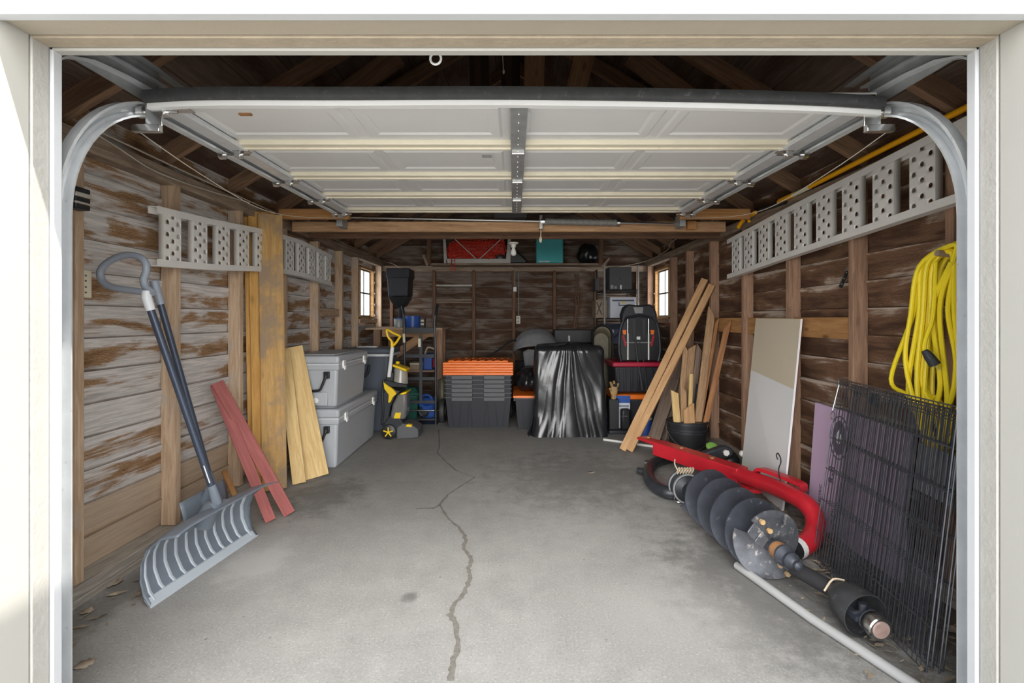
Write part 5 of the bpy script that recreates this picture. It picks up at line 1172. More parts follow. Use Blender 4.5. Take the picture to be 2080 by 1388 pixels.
b.tube([Q(1249, 800)+Vector((0, .03, 0)), Vector((Q(1248, 0).x, YP+0.055, z0))], [0.03, 0.028], 8); b.build('glove_shell', M['glove'], t)
b = MB(); b.sphere(Q(1250, 783)+Vector((0, .01, 0)), (0.028, 0.02, 0.022), 12, 8); b.build('knit_back', M['black_matte'], t)
t = thing('floor_pole', 'silver pole lying on the floor before the wrapped box', 'pole', G(1300, 905))
MB().tube([G(1226, 893, .014), G(1372, 914, .014)], 0.013, 10).build('tube', M['alu'], t)
MB().tube([G(1318, 906, .014), G(1372, 914, .014)], 0.015, 10).build('sleeve', M['galv'], t)
can('jug', 'blue plastic jug on the floor behind the leaning two by fours', 1311, 0, 5.65, 0.075, 0.0, 0.20, 'blue', 'white', cat='jug')

# gable shelf and what sits on it ---------------------------------------------------------
t = thing('gable_shelf', 'long board shelf high on the back wall', 'shelf', (0, 7.55, 2.16))
MB().box(P(872, 0, 7.4).x, P(1232, 0, 7.4).x, 7.38, 7.76, 2.145, 2.172).build('shelf_board', M['plate'], t, bev=0.003)
for px in (873, 1219): board('hanger_post', (P(px, 0, 7.42).x, 7.36, 2.15), (P(px, 0, 7.42).x, 7.36, 2.95), 0.06, 0.04, (1, 0, 0), M['stud_back'], t)
board('bracket', P(868, 540, 7.34), P(860, 518, 7.34), 0.035, 0.02, (1, 0, 0), M['plate'], t); board('bracket', P(1222, 544, 7.34), P(1238, 525, 7.34), 0.035, 0.02, (1, 0, 0), M['plate'], t)
YG = 7.46
def V_(px, py, dy=0): return P(px, py, YG+dy)
zs = 2.173
t = thing('folding_frame', 'chipped white wooden frame on the gable shelf', 'frame', (V_(970, 0).x, YG, zs))
def vx(px): return V_(px, 0).x
def vz(py): return V_(0, py).z
MB().box(vx(906), vx(1028), YG-0.012, YG+0.012, zs, vz(526)).build('bottom_rail', M['white_wood'], t, bev=0.003)
b = MB(); b.hull8([(vx(902), YG-.012, zs), (vx(909), YG-.012, zs), (vx(909), YG+.012, zs), (vx(902), YG+.012, zs)], [(vx(900), YG-.012, vz(482)), (vx(905), YG-.012, vz(482)), (vx(905), YG+.012, vz(482)), (vx(900), YG+.012, vz(482))]); b.build('stile', M['white_wood'], t, bev=0.002)
b = MB(); b.hull8([(vx(1027), YG-.012, zs), (vx(1037), YG-.012, zs), (vx(1037), YG+.012, zs), (vx(1027), YG+.012, zs)], [(vx(1032), YG-.012, vz(480)), (vx(1038), YG-.012, vz(480)), (vx(1038), YG+.012, vz(480)), (vx(1032), YG+.012, vz(480))]); b.build('stile', M['white_wood'], t, bev=0.002)
for a, c in (((920, 482), (966, 525)), ((1022, 482), (974, 526))):
    MB().tube([V_(*a, -.02), V_(*c, -.02)], 0.007, 6).build('brace_rod', M['alu'], t)
t = thing('snow_fence', 'crumpled bright red plastic snow fence behind the white frame', 'fence netting', (vx(970), YG+0.14, zs))
b = MB(); rr_ = random.Random(4)
def hill(px):
    x = (px-910)/122; return 500-16*math.sin(min(1, max(0, x))*math.pi*0.8+0.15)-4*math.sin(x*9)
for layer in range(3):
    yl = 0.06+0.035*layer
    for k in range(17):
        pts = []
        for q in range(9):
            py = 534-(534-max(484, hill(912+7*k)+4*layer))*q/8; px = 912+7*k+3*math.sin(q*0.9+k+layer)+4*(q/8)*math.sin(layer*2.1)
            pts.append(V_(px, py, yl+0.02*math.sin(q*1.3+k*0.7)))
        pts = [Vector((p.x, p.y, max(p.z, zs+0.01))) for p in pts]; b.tube(pts, 0.008, 4)
    for q in range(1, 9):
        pts = []
        for k in range(17):
            py = 534-(534-max(484, hill(912+7*k)+4*layer))*q/8; pts.append(V_(912+7*k, py, yl+0.02*math.sin(q*1.3+k*0.7)))
        pts = [Vector((p.x, p.y, max(p.z, zs+0.01))) for p in pts]; b.tube(pts, 0.008, 4)
b.build('netting', M['mesh_red'], t)
b = MB()
for px in (917, 923.5): b.tube(smooth_path([V_(px, 522, -.03), V_(px+0.4, 535, -.115), V_(px, 545, -.125), V_(px+0.5, 551, -.12)], 4), 0.005, 5)
for py in (530, 537, 542, 547): b.tube([V_(917, py, -.12 if py > 534 else -.05), V_(924, py, -.12 if py > 534 else -.05)], 0.004, 5)
b.build('hanging_strip', M['mesh_red'], t)
boxthing('cooler_bag', 'teal soft sided box on the gable shelf', 'bag', vx(1089), vx(1144), YG-0.03, YG+0.22, zs, vz(484), 'teal', [('piping', .93, .95, 0, 1, 'teal'), ('faint_print', .10, .50, .06, .10, 'cooler_light')], bev=0.02)
t = thing('power_tool', 'black round tool on the gable shelf behind the white frame', 'tool', (vx(1030), YG+0.1, zs))
b = MB(); c = Vector((vx(1016), YG+0.05, zs+0.075)); b.lathe([(0, -.03), (0.05, -.035), (0.072, -.02), (0.072, .02), (0, .03)], c, (0, 1, 0), 24); b.build('disc', M['rubber'], t)
MB().lathe([(0, 0), (0.025, 0), (0.03, 0.01), (0, 0.012)], c+Vector((0, -.046, 0)), (0, 1, 0), 14).build('hub_cap', M['mark_grey'], t)
b = MB(); b.prism([V_(1024, 512), V_(1044, 505), V_(1062, 520), V_(1072, 531), V_(1068, 535), V_(1030, 535)], YG+0.03, YG+0.12); b.build('housing', M['black'], t, bev=0.02)
lump('sack', 'round black stuffed sack at the right end of the gable shelf', vx(1196), YG+0.1, zs, 0.15, 0.12, 0.155, 'bag_soft', 9.0, cat='sack')
t = thing('bulb_holder', 'white porcelain lamp holder with an unlit bulb under the dark beam', 'light bulb', P(1043, 480, 5.02))
p = P(1043, 485, 5.02); b = MB(); b.lathe([(0, 0), (0.05, 0), (0.05, 0.012), (0.028, 0.02), (0.024, 0.05), (0, 0.05)], (p.x, 5.02, 2.115), (0, 0, -1), 20); b.build('holder', M['white_wood'], t)
b = MB(); b.lathe([(0, 0), (0.014, 0), (0.02, 0.02), (0.031, 0.05), (0.026, 0.075), (0.012, 0.085), (0, 0.086)], (p.x, 5.02, 2.066), (0, 0, -1), 18); b.build('bulb', M['bulb'], t)
b = MB(); p = P(1098, 487, 4.40); b.sphere(p, (0.014, 0.008, 0.028), 10, 8); b.tube([p, P(1099, 463, 4.40)], 0.004, 6)
tag(b.build('cord_tassel', M['twine']), 'pale cord tag hanging from the torsion spring plate', 'cord tag')
# back wall fittings
t = thing('junction_box', 'white junction box on the middle back wall stud', 'junction box', P(1046, 588, 7.69)); p = P(1046, 588, 7.69)
MB().box(p.x-0.025, p.x+0.025, 7.66, 7.695, p.z-0.035, p.z+0.035).build('box', M['white'], t, bev=0.004)
MB().tube([p+Vector((0, -.0, .03)), (p.x+0.0, 7.685, 2.12)], 0.007, 6).build('conduit', M['galv_dark'], t)
t = thing('outlet', 'ivory outlet box beside the middle back wall stud', 'outlet', P(1052, 650, 7.72)); p = P(1053, 650, 7.74)
MB().box(p.x-0.035, p.x+0.03, 7.70, 7.79, p.z-0.06, p.z+0.06).build('box', M['ivory'], t, bev=0.004)
for dzz in (-0.025, 0.025): MB().box(p.x-0.018, p.x+0.014, 7.697, 7.701, p.z+dzz-0.014, p.z+dzz+0.014).build('socket', M['mark_grey'], t)
MB().tube([p+Vector((0.005, -.03, .055)), (p.x+0.005, 7.72, 2.10)], 0.006, 6).build('conduit', M['galv_dark'], t)
t = thing('braided_rope', 'brown braided rope hanging by the wire rack', 'rope', P(1172, 560, 7.68))
b = MB()
for k in range(3):
    pts = []
    for q in range(50):
        f = q/49; a = f*16+k*2*math.pi/3; c = P(1172-6*max(0, f-0.6)*2, 558+115*f, 7.70); w = 0.03*(1-0.3*f)
        pts.append(c+Vector((w*math.sin(a), 0.012*math.sin(2*a)-0.0, 0.0)))
    b.tube(pts, 0.009, 6)
b.build('strands', M['rope'], t)
MB().cyl((P(1168, 0, 7.7).x, 7.66, P(0, 557, 7.7).z), (P(1168, 0, 7.7).x, 7.76, P(0, 557, 7.7).z), 0.008).build('nail', M['rust'], t)
board_ = board('lath', P(1165, 668, 7.66), P(1172, 620, 7.68), 0.03, 0.015, (1, 0, 0), M['stud_back']); tag(board_, 'thin brown lath leaning below the braided rope', 'stick')
# =================================================================== THINGS ON THE RIGHT
# two by fours leaning
g = 'two by fours leaning on the right wall'
tag(board('two_by_four', G(1265, 917)+Vector((0, 0, .012)), W(1432, 568, 1.99), 0.068, 0.04, (1, -0.5, 0), M['fir']), 'long leaning two by four, left one of the touching pair', 'lumber', g)
tag(board('two_by_four', G(1265, 917)+Vector((0.062, -.031, .012)), W(1432, 574, 1.99)+Vector((.062, -.031, -.03)), 0.068, 0.04, (1, -0.5, 0), M['fir']), 'long leaning two by four, right one of the touching pair', 'lumber', g)
g = 'old boards leaning behind the bucket'
tag(board('old_board', P(1328, 892, 5.35), P(1368, 768, 5.55), 0.13, 0.025, (1, -0.3, 0), M['scrap_grey']), 'brown leaning board just right of the two by fours', 'board', g)
tag(board('old_board', P(1344, 893, 5.48), P(1385, 700, 5.62), 0.10, 0.022, (1, -0.3, 0), M['scrap_grey']), 'tall dark leaning board behind the brown one', 'board', g)
tag(board('old_board', P(1362, 893, 5.48), P(1378, 760, 5.60), 0.09, 0.022, (1, -0.3, 0), M['scrap_grey']), 'grey board leaning directly behind the left side of the bucket', 'board', g)
# bucket of scrap
BC = Vector((1.70, 4.86, 0)); br0, br1, bh = 0.165, 0.19, 0.345
t = thing('bucket', 'black plastic bucket full of wood scraps by the right wall', 'bucket', BC)
b = MB(); b.lathe([(0, 0), (br0, 0), (br1, bh), (br1-0.006, bh), (br0-0.006, 0.006), (0, 0.006)], BC, n=36); b.build('pail', M['black'], t)
for z, k in ((bh-0.014, 0.012), (bh-0.075, 0.008), (bh-0.10, 0.006)):
    b = MB(); rz_ = br0+(br1-br0)*z/bh; b.lathe([(rz_-0.004, -.008), (rz_+k, -.008), (rz_+k, .008), (rz_-0.004, .008)], BC+Vector((0, 0, z)), n=36); b.build('rim_band', M['black_metal'], t)
b = MB(); pts = []
for q in range(21):
    a = math.pi*q/20; pts.append(BC+Vector((-(br1+0.02)*math.cos(a)*1.0, -(br1+0.03)*math.sin(a)*0.85, bh-0.05-0.20*math.sin(a)**0.9)))
b.tube(pts, 0.0035, 6); b.build('bail_handle', M['chrome'], t)
g = 'wood scraps in the bucket'
def scrap(label, bx, by, px, py, Y, w, tk, mat, c1=0.0, wd=(1, 0.2, 0)):
    p0 = BC+Vector((bx, by, 0.02)); p1 = P(px, py, Y)
    return tag(board('wood_scrap', p0, p1, w, tk, wd, M[mat], cut1=c1), label, 'wood scrap', g)
scrap('tallest grey brown scrap in the bucket with a pointed top', 0.03, -0.09, 1445, 634, 4.98, 0.075, 0.022, 'scrap', -0.05)
scrap('thin split scrap close behind the tallest one in the bucket', 0.055, -0.05, 1456, 652, 5.0, 0.035, 0.02, 'scrap_orange', 0.03)
scrap('reddish scrap leaning furthest right in the bucket', 0.10, -0.04, 1478, 660, 4.72, 0.05, 0.025, 'scrap_orange', 0.05)
scrap('tall narrow scrap at the left rear of the bucket', -0.10, 0.03, 1393, 706, 5.05, 0.05, 0.02, 'scrap', -0.04)
scrap('wide round topped brown scrap in the middle rear of the bucket', -0.03, 0.09, 1405, 705, 5.08, 0.08, 0.022, 'scrap', 0.03)
scrap('dark brown scrap behind the tallest one', 0.03, 0.10, 1420, 706, 5.10, 0.06, 0.022, 'scrap_grey', -0.03)
scrap('short pale scrap at the left front of the bucket', -0.10, -0.08, 1370, 796, 4.80, 0.07, 0.02, 'pine', -0.02)
scrap('notched brown scrap beside the short pale one', -0.05, -0.05, 1388, 788, 4.84, 0.06, 0.022, 'scrap', -0.05)
scrap('slim light scrap with white end in the bucket centre', -0.01, -0.07, 1404, 760, 4.84, 0.035, 0.02, 'pine', 0.0)
scrap('short wide offcut at the front of the bucket', -0.01, -0.12, 1399, 826, 4.74, 0.11, 0.02, 'fir', 0.03)
scrap('thin black strip among the scraps', 0.02, -0.01, 1418, 780, 4.95, 0.03, 0.015, 'black_matte', 0.0)

# drywall and foam board
t = thing('drywall_panel', 'narrow white drywall offcut with beige top leaning on the right wall', 'drywall', (1.95, 3.8, 0))
dB0, dB1 = Vector((1.86, 3.43, 0.003)), Vector((1.925, 4.20, 0.003)); dT0, dT1 = Vector((2.015, 3.475, 1.34)), Vector((2.03, 4.15, 1.345))
nrm = (dB1-dB0).cross(dT0-dB0).normalized()
if nrm.x > 0: nrm = -nrm
def quad_slab(a, b_, c, d, n, th): return MB().hull8([a, b_, c, d], [a-n*th, b_-n*th, c-n*th, d-n*th])
f = 0.665
m0, m1 = dB0.lerp(dT0, 0.63), dB1.lerp(dT1, 0.675)
quad_slab(dB0, dB1, dT1, dT0, nrm, 0.013).build('core', M['drywall_edge'], t)
quad_slab(dB0+nrm*.0012, dB1+nrm*.0012, m1+nrm*.0012, m0+nrm*.0012, nrm, 0.001).build('white_face', M['drywall'], t)
quad_slab(m0+nrm*.0012, m1+nrm*.0012, dT1+nrm*.0012, dT0+nrm*.0012, nrm, 0.001).build('beige_face', M['drywall_beige'], t)
t = thing('foam_board', 'lilac foam insulation board with dark print behind the wire crate', 'foam board', (1.98, 2.9, 0))
fB0, fB1 = Vector((1.945, 2.50, 0.003)), Vector((1.955, 3.30, 0.003)); fT0, fT1 = Vector((2.02, 2.52, 0.765)), Vector((2.02, 3.32, 0.78))
n2 = (fB1-fB0).cross(fT0-fB0).normalized(); n2 = -n2 if n2.x > 0 else n2
quad_slab(fB0, fB1, fT1, fT0, n2, 0.025).build('board', M['foam'], t, bev=0.003)
def fp(u, v, o=0.002): return fB1.lerp(fB0, u).lerp(fT1.lerp(fT0, u), v)+n2*o       # u from the far edge, v up
fu, fv = (fp(1, 0)-fp(0, 0)).normalized(), (fp(0, 1)-fp(0, 0)).normalized()
b = MB(); c = fp(0.335, 0.78); b.tube([c+fu*0.085*math.cos(a)+fv*0.13*math.sin(a) for a in [2*math.pi*i/36 for i in range(36)]], 0.004, 5, closed=True)
b.add([c+fu*0.062*math.cos(a)+fv*0.105*math.sin(a)+n2*0.001 for a in [2*math.pi*i/32 for i in range(32)]], [tuple(range(32))]); b.build('round_emblem', M['ink'], t)
b = MB(); b.add([c+fu*0.036+n2*.003, c+fv*0.05+n2*.003, c-fu*0.036+n2*.003, c-fv*0.05+n2*.003], [(0, 1, 2, 3)]); b.build('emblem_diamond', M['cooler_light'], t)
def text(body, pos, size, mat, parent, xdir, ydir, name='lettering'):
    cu = bpy.data.curves.new(name, 'FONT'); cu.body = body; cu.size = size; cu.extrude = 0.0006
    o = bpy.data.objects.new(name, cu); COL.objects.link(o); cu.materials.append(mat)
    me = bpy.data.meshes.new_from_object(o.evaluated_get(bpy.context.evaluated_depsgraph_get())); bpy.data.objects.remove(o); o = bpy.data.objects.new(name, me); COL.objects.link(o)
    x, y = Vector(xdir).normalized(), Vector(ydir); y = (y-x*y.dot(x)).normalized(); z = x.cross(y)
    mt = Matrix((x, y, z)).transposed().to_4x4(); mt.translation = Vector(pos)-parent.location; o.parent = parent; o.matrix_local = mt; return o
# rotated print reading upwards
text('R-8', fp(0.31, 0.40, .003), 0.075, M['ink'], t, fv, -fu, 'large_print')
text('IIFIEII', fp(0.36, 0.06, .003), 0.055, M['ink'], t, fv, -fu, 'large_print')
text('ELECTRIC', fp(0.17, 0.16, .003), 0.034, M['ink'], t, fv, -fu, 'small_print')
# bent wire rod before the drywall
t = thing('wire_rod', 'thin black rod with a looped top standing before the drywall', 'rod', (1.80, 3.3, 0))
b = MB(); b.tube(smooth_path([G(1603, 1062, .004), P(1599, 1020, 3.28), P(1582, 962, 3.3), P(1586, 940, 3.3), P(1585, 930, 3.3), P(1580, 921, 3.3), P(1577, 926, 3.3), P(1580, 934, 3.29)], 6), 0.004, 6); b.build('rod', M['black'], t)

# kitchen knife tucked by a stud
t = thing('kitchen_knife', 'black handled knife tucked beside a right wall stud', 'knife', W(1718, 556, 2.0))
k0, k1, k2 = P(1707, 584, 3.10), P(1721, 551, 3.08), P(1735, 520, 3.06)
dk = (k1-k0).normalized(); wk = Vector((dk.z, 0, -dk.x)).normalized()
b = MB(); b.hull8([k0-wk*.013, k0+wk*.013, k0+wk*.013+Vector((.01, .018, 0)), k0-wk*.013+Vector((.01, .018, 0))], [k1-wk*.010, k1+wk*.010, k1+wk*.010+Vector((.01, .018, 0)), k1-wk*.010+Vector((.01, .018, 0))]); b.build('handle', M['black'], t, bev=0.004)
b = MB(); b.hull8([k1-wk*.014, k1+wk*.012, k1+wk*.012+Vector((.001, .003, 0)), k1-wk*.014+Vector((.001, .003, 0))], [k2-wk*.002, k2+wk*.012, k2+wk*.012+Vector((.001, .003, 0)), k2-wk*.002+Vector((.001, .003, 0))]); b.build('blade', M['knife_steel'], t)
b = MB()
for q in (0.2, 0.55, 0.9): b.sphere(k0.lerp(k1, q)+Vector((0, -.002, 0)), 0.0045, 8, 5)
b.build('rivet', M['chrome'], t)

# yellow pole and pruner above the ramp
t = thing('yellow_pole', 'long orange yellow pole lying above the right hand ramp', 'pole', W(1780, 310, 2.0))
MB().tube([W(1640, 382, 2.02), W(1800, 300, 2.02), W(1990, 205, 2.02)], 0.016, 12).build('tube', M['pole_yellow'], t)
MB().tube([W(1580, 411, 2.02), W(1584, 408, 2.02), W(1612, 396, 2.02)], [0.010, 0.018, 0.018], 12).build('end_cap', M['pole_yellow'], t)
MB().tube([W(1612, 396, 2.02), W(1645, 380, 2.02)], 0.0165, 12).build('tape_wrap', M['ivory'], t)
t = thing('pole_saw', 'black pole saw head with yellow hook at the far end of the ramp', 'pole saw', W(1520, 440, 2.0))
MB().tube([W(1596, 405, 2.035)+Vector((0, .0, -.02)), W(1525, 435, 2.035)], 0.016, 10).build('shaft', M['black_metal'], t)
b = MB(); b.tube(smooth_path([W(1534, 432, 2.0), W(1518, 442, 2.0), W(1512, 446, 2.0), W(1506, 452, 2.0), W(1500, 462, 2.0)], 5), [0.018]*21, 8); b.tube([W(1516, 443, 2.0), W(1522, 450, 2.0)], 0.012, 8); b.build('hook', M['pole_yellow'], t)
b = MB(); b.sphere(W(1508, 432, 2.0), (0.04, 0.04, 0.035), 12, 8); b.tube([W(1510, 434, 2.0), W(1520, 448, 2.0)], 0.02, 8); b.build('head', M['black'], t)

# extension cord ---------------------------------------------------------------------------
t = thing('extension_cord', 'thick yellow extension cord coiled and hung on the right wall', 'extension cord', (1.95, 2.3, 0.75))
rc = random.Random(21); pts = []
nl = 13
for k in range(nl):
    f = k/(nl-1); xo = 1.99-0.07*f
    top = Vector((xo, 2.18+0.03*rc.uniform(-1, 1), 1.685-0.06*rc.random()))
    yl = 2.29+0.15*rc.random(); yr = 2.03+0.20*rc.random(); zb = 0.66+0.22*rc.random()
    if k == 9: yl, zb = 2.54, 0.86
    pts += [top, Vector((xo-0.01, 2.18+(min(yl, 2.45)-2.18)*0.6, 1.60-0.02*rc.random())), Vector((xo, min(yl-0.05*rc.random()-0.02, 2.40), 1.36)), Vector((xo, yl, 1.05+0.1*rc.uniform(-1, 1))),
            Vector((xo-0.01, (yl*0.65+yr*0.35), zb+0.10)), Vector((xo-0.015, (yl+yr)/2-0.02, zb)), Vector((xo-0.01, yr+0.03, zb+0.09)),
            Vector((xo, yr, 1.05+0.1*rc.uniform(-1, 1))), Vector((xo, yr+0.04, 1.38)), Vector((xo, 2.17, 1.59))]
end = [Vector((1.92, 2.25, 1.60)), P(1895, 640, 2.24), P(1880, 690, 2.25), P(1878, 712, 2.25), P(1886, 722, 2.24)]
b = MB(); b.tube(smooth_path(pts, 6), 0.0105, 8); b.build('cord', M['cord'], t)
b = MB(); b.tube(smooth_path(end+[], 6), 0.0085, 8); b.build('cord_tail', M['cord'], t)
pA, pB = P(1878, 712, 2.22), P(1900, 742, 2.20); b = MB(); b.tube([pA, pA.lerp(pB, 0.4), pB], [0.014, 0.021, 0.024], 8); b.build('plug', M['charcoal'], t, bev=0.003)
b = MB(); dq = (pB-pA).normalized()
for q in (-0.012, 0.0, 0.012): b.bar(pB+Vector((q, 0, -q*0.6)), pB+Vector((q, 0, -q*0.6))+dq*0.022, 0.006, 0.002)
b.build('prong', M['chrome'], t)
t = thing('wall_hook', 'wooden peg carrying the yellow extension cord', 'hook', (2.0, 2.2, 1.62))
MB().cyl((2.05, 2.21, 1.62), (1.89, 2.21, 1.635), 0.014).build('peg', M['plate'], t)

# folded wire crate ----------------------------------------------------------------------
t = thing('dog_crate', 'folded black wire dog crate leaning on the right wall', 'dog crate', (1.62, 2.3, 0))
b0, b1 = Vector((1.66, 2.745, 0.003)), Vector((1.558, 1.868, 0.003)); t0, t1 = Vector((1.86, 2.83, 0.995)), Vector((1.735, 1.93, 0.995))
nn_ = (b1-b0).cross(t0-b0).normalized(); nn_ = -nn_ if nn_.x > 0 else nn_      # towards the middle
rc = random.Random(8)
def cp(u, v, o): return b0.lerp(b1, u).lerp(t0.lerp(t1, u), v)-nn_*o
layers = [(0.0, 0.0, 1.0, 0.0, 1.0, 33), (0.022, 0.01, 0.99, 0.015, 0.985, 30), (0.044, 0.0, 1.0, 0.0, 0.97, 33), (0.066, 0.02, 0.985, 0.01, 0.98, 28)]
for off, u0, u1, v0, v1, nw in layers:
    b = MB()
    for i in range(nw+1):
        u = u0+(u1-u0)*i/nw+rc.uniform(-.004, .004); b.tube([cp(u, v0, off), cp(u+rc.uniform(-.003, .003), v1, off)], 0.0019, 4)
    for v in [v0, v0+0.004*0+0.16*(v1-v0), 0.33, 0.50, 0.67, 0.84, v1-0.03, v1]:
        b.tube([cp(u0, v, off-0.003), cp(u1, v, off-0.003)], 0.0026 if v < v1-0.01 else 0.0036, 5)
    for u in (u0, u1): b.tube([cp(u, v0, off), cp(u, v1, off)], 0.0032, 5)
    b.build('wire_panel', M['wire'], t)
    if off == 0.044:
        for (ua, ub, va, vb) in ((0.27, 0.36, 0.905, 0.965),):
            q = MB(); 
            for k in range(4): q.hull8([cp(ua+0.022*k, va, off-.006), cp(ua+0.022*k+0.015, va, off-.006), cp(ua+0.022*k+0.015, vb, off-.006), cp(ua+0.022*k, vb, off-.006)], [cp(ua+0.022*k, va, off+.0), cp(ua+0.022*k+0.015, va, off), cp(ua+0.022*k+0.015, vb, off), cp(ua+0.022*k, vb, off)])
            q.build('latch_plate', M['black'], t)
q = MB(); q.hull8([cp(0.64, 0.60, .085), cp(0.90, 0.60, .085), cp(0.90, 0.80, .085), cp(0.64, 0.80, .085)], [cp(0.64, 0.60, .088), cp(0.90, 0.60, .088), cp(0.90, 0.80, .088), cp(0.64, 0.80, .088)])
q.build('door_plate', M['galv_dark'], t)
b = MB(); a_ = cp(0.0, 0.82, -.004)
b.torus(a_+Vector((0, 0.01, -.03)), nn_, 0.022, 0.003, 18, 6); b.tube([a_+Vector((0, .01, .0)), cp(0.02, 0.97, -.004)], 0.0025, 5); b.build('slide_latch', M['chrome'], t)

# post hole digger: red boom, auger, black yoke, drive shaft -----------------------------------
t = thing('digger_boom', 'red steel digger boom with a bent over end lying along the right wall', 'digger boom', (1.6, 3.5, 0))
d0, d1 = P(1302, 889, 4.60), P(1508, 957, 3.62)
dd = (d1-d0).normalized(); sd = Vector((dd.y, -dd.x, 0)).normalized(); ud = sd.cross(dd); ud = -ud if ud.z < 0 else ud
def dpt(l, a, q): return d0+dd*l+sd*a+ud*q
Ld = (d1-d0).length
b = MB(); b.hull8([dpt(0, -.05, -.012), dpt(0, .05, -.012), dpt(0, .05, .012), dpt(0, -.05, .012)], [dpt(.26, -.055, -.015), dpt(.26, .055, -.015), dpt(.26, .055, .015), dpt(.26, -.055, .015)])
b.hull8([dpt(.22, -.06, -.10), dpt(.22, .06, -.10), dpt(.22, .06, .022), dpt(.22, -.06, .022)], [dpt(Ld, -.062, -.085), dpt(Ld, .062, -.085), dpt(Ld, .062, .022), dpt(Ld, -.062, .022)])
b.build('channel', M['red'], t, bev=0.006)
for l in (0.10, 0.5, 0.82): MB().cyl(dpt(l, 0, .018), dpt(l, 0, .034), 0.022, n=6).build('bolt_head', M['rust'], t)
b = MB(); path = smooth_path([dpt(Ld-.12, 0, -.035), P(1560, 985, 3.38), P(1612, 1008, 3.14), P(1640, 1027, 3.02), P(1655, 1050, 2.95), P(1656, 1075, 2.89), P(1646, 1097, 2.82), P(1628, 1110, 2.77), P(1610, 1118, 2.73)], 7)
b.tube(path, 0.055, 16); b.build('bent_tube', M['red'], t)
b = MB(); b.prism([dpt(Ld-.05, 0, -.11), dpt(Ld+.14, 0, -.11), dpt(Ld+.14, 0, -.085), dpt(Ld-.05, 0, -.085)], d1.y-0.16, d1.y+0.04); b.build('gusset_plate', M['red'], t, bev=0.004)
b = MB(); path = smooth_path([P(1532, 968, 3.55), P(1540, 956, 3.5), P(1552, 955, 3.46), P(1600, 972, 3.3), P(1630, 986, 3.2), P(1632, 996, 3.18)], 6); U_ = [Vector((0, 0, 1))]*len(path)
b.sweep([(-.012, -.03), (.012, -.03), (.012, .03), (-.012, .03)], path, U_, [Vector((1, .3, 0))]*len(path)); b.build('side_handle', M['red'], t, bev=0.003)
MB().tube([P(1614, 1116.5, 2.738), P(1602, 1121, 2.715)], 0.0565, 16).build('end_sticker', M['black'], t); MB().tube([P(1623, 1112.5, 2.758), P(1614, 1116.5, 2.738)], 0.0568, 16).build('white_band', M['white'], t)

t = thing('auger', 'black spiral earth auger lying beside the red boom', 'auger', (1.30, 2.85, 0))
A0, A1 = Vector((1.255, 3.36, 0.182)), Vector((1.315, 2.50, 0.182)); aa = (A1-A0).normalized(); LA = (A1-A0).length
au = Vector((0, 0, 1)); av = aa.cross(au).normalized(); au = av.cross(aa)
MB().tube([A0-aa*0.12, A1+aa*0.03], 0.034, 16).build('shaft', M['auger'], t)
ro, ri, pitch, th = 0.176, 0.034, 0.172, 0.004
def flight(a0, a1, name, mat, n=70, ph=0.0):
    b = MB(); vs = []
    for i in range(n+1):
        a = a0+(a1-a0)*i/n; l = pitch*a/(2*math.pi); d = au*math.cos(a+ph)+av*math.sin(a+ph)
        for r, o in ((ri, -th), (ro, -th), (ro, th), (ri, th)): vs.append(A0+aa*(l+o+0.03)+d*r)
    b.add(vs, [(4*i+k, 4*i+(k+1) % 4, 4*i+4+(k+1) % 4, 4*i+4+k) for i in range(n) for k in range(4)]+[(0, 1, 2, 3), (4*n, 4*n+3, 4*n+2, 4*n+1)])
    return b.build(name, M[mat], t, ang=40)
turns = LA/pitch-0.25; tmax = 2*math.pi*turns
PH = -tmax+math.radians(40)
flight(0, tmax-math.pi*1.05, 'flighting', 'auger', 220, PH); flight(tmax-math.pi*1.05, tmax, 'worn_flighting', 'auger_worn', 50, PH)
# second cutting half turn opposite
flight(tmax-math.pi*0.85, tmax+0.12, 'cutting_flight', 'auger_worn', 40, PH+math.pi)
for rr2 in (0.085, 0.145):
    for k2, ph2 in ((0, PH+tmax), (1, PH+tmax+math.pi)):
        d = au*math.cos(ph2)+av*math.sin(ph2); s_ = aa.cross(d); c = A0+aa*(pitch*tmax/(2*math.pi)+0.045)+d*rr2
        b = MB(); b.hull8([c-d*.028-s_*.005, c+d*.028-s_*.005, c+d*.028+s_*.06+aa*.02, c-d*.028+s_*.06+aa*.02], [c-d*.028-s_*.005+aa*.010, c+d*.028-s_*.005+aa*.010, c+d*.028+s_*.06+aa*.028, c-d*.028+s_*.06+aa*.028]); b.build('cutting_tooth', M['auger_worn'], t, bev=0.003)
        MB().cyl(c-s_*.035-aa*.004, c-s_*.035+aa*.012, 0.014, n=6).build('bolt', M['pine_old'], t)
e = A1+aa*0.02
MB().lathe([(0.02, 0), (0.042, 0.0), (0.046, 0.02), (0.042, 0.05), (0.03, 0.055)], e, aa, 20).build('rusty_collar', M['rust'], t)
MB().lathe([(0.03, .05), (0.05, .055), (0.052, .07), (0.03, .10), (0.036, .105), (0.04, .125), (0.025, .15), (0.02, .155), (0.02, .175), (0.0, .185)], e, aa, 20).build('screw_point', M['auger'], t)
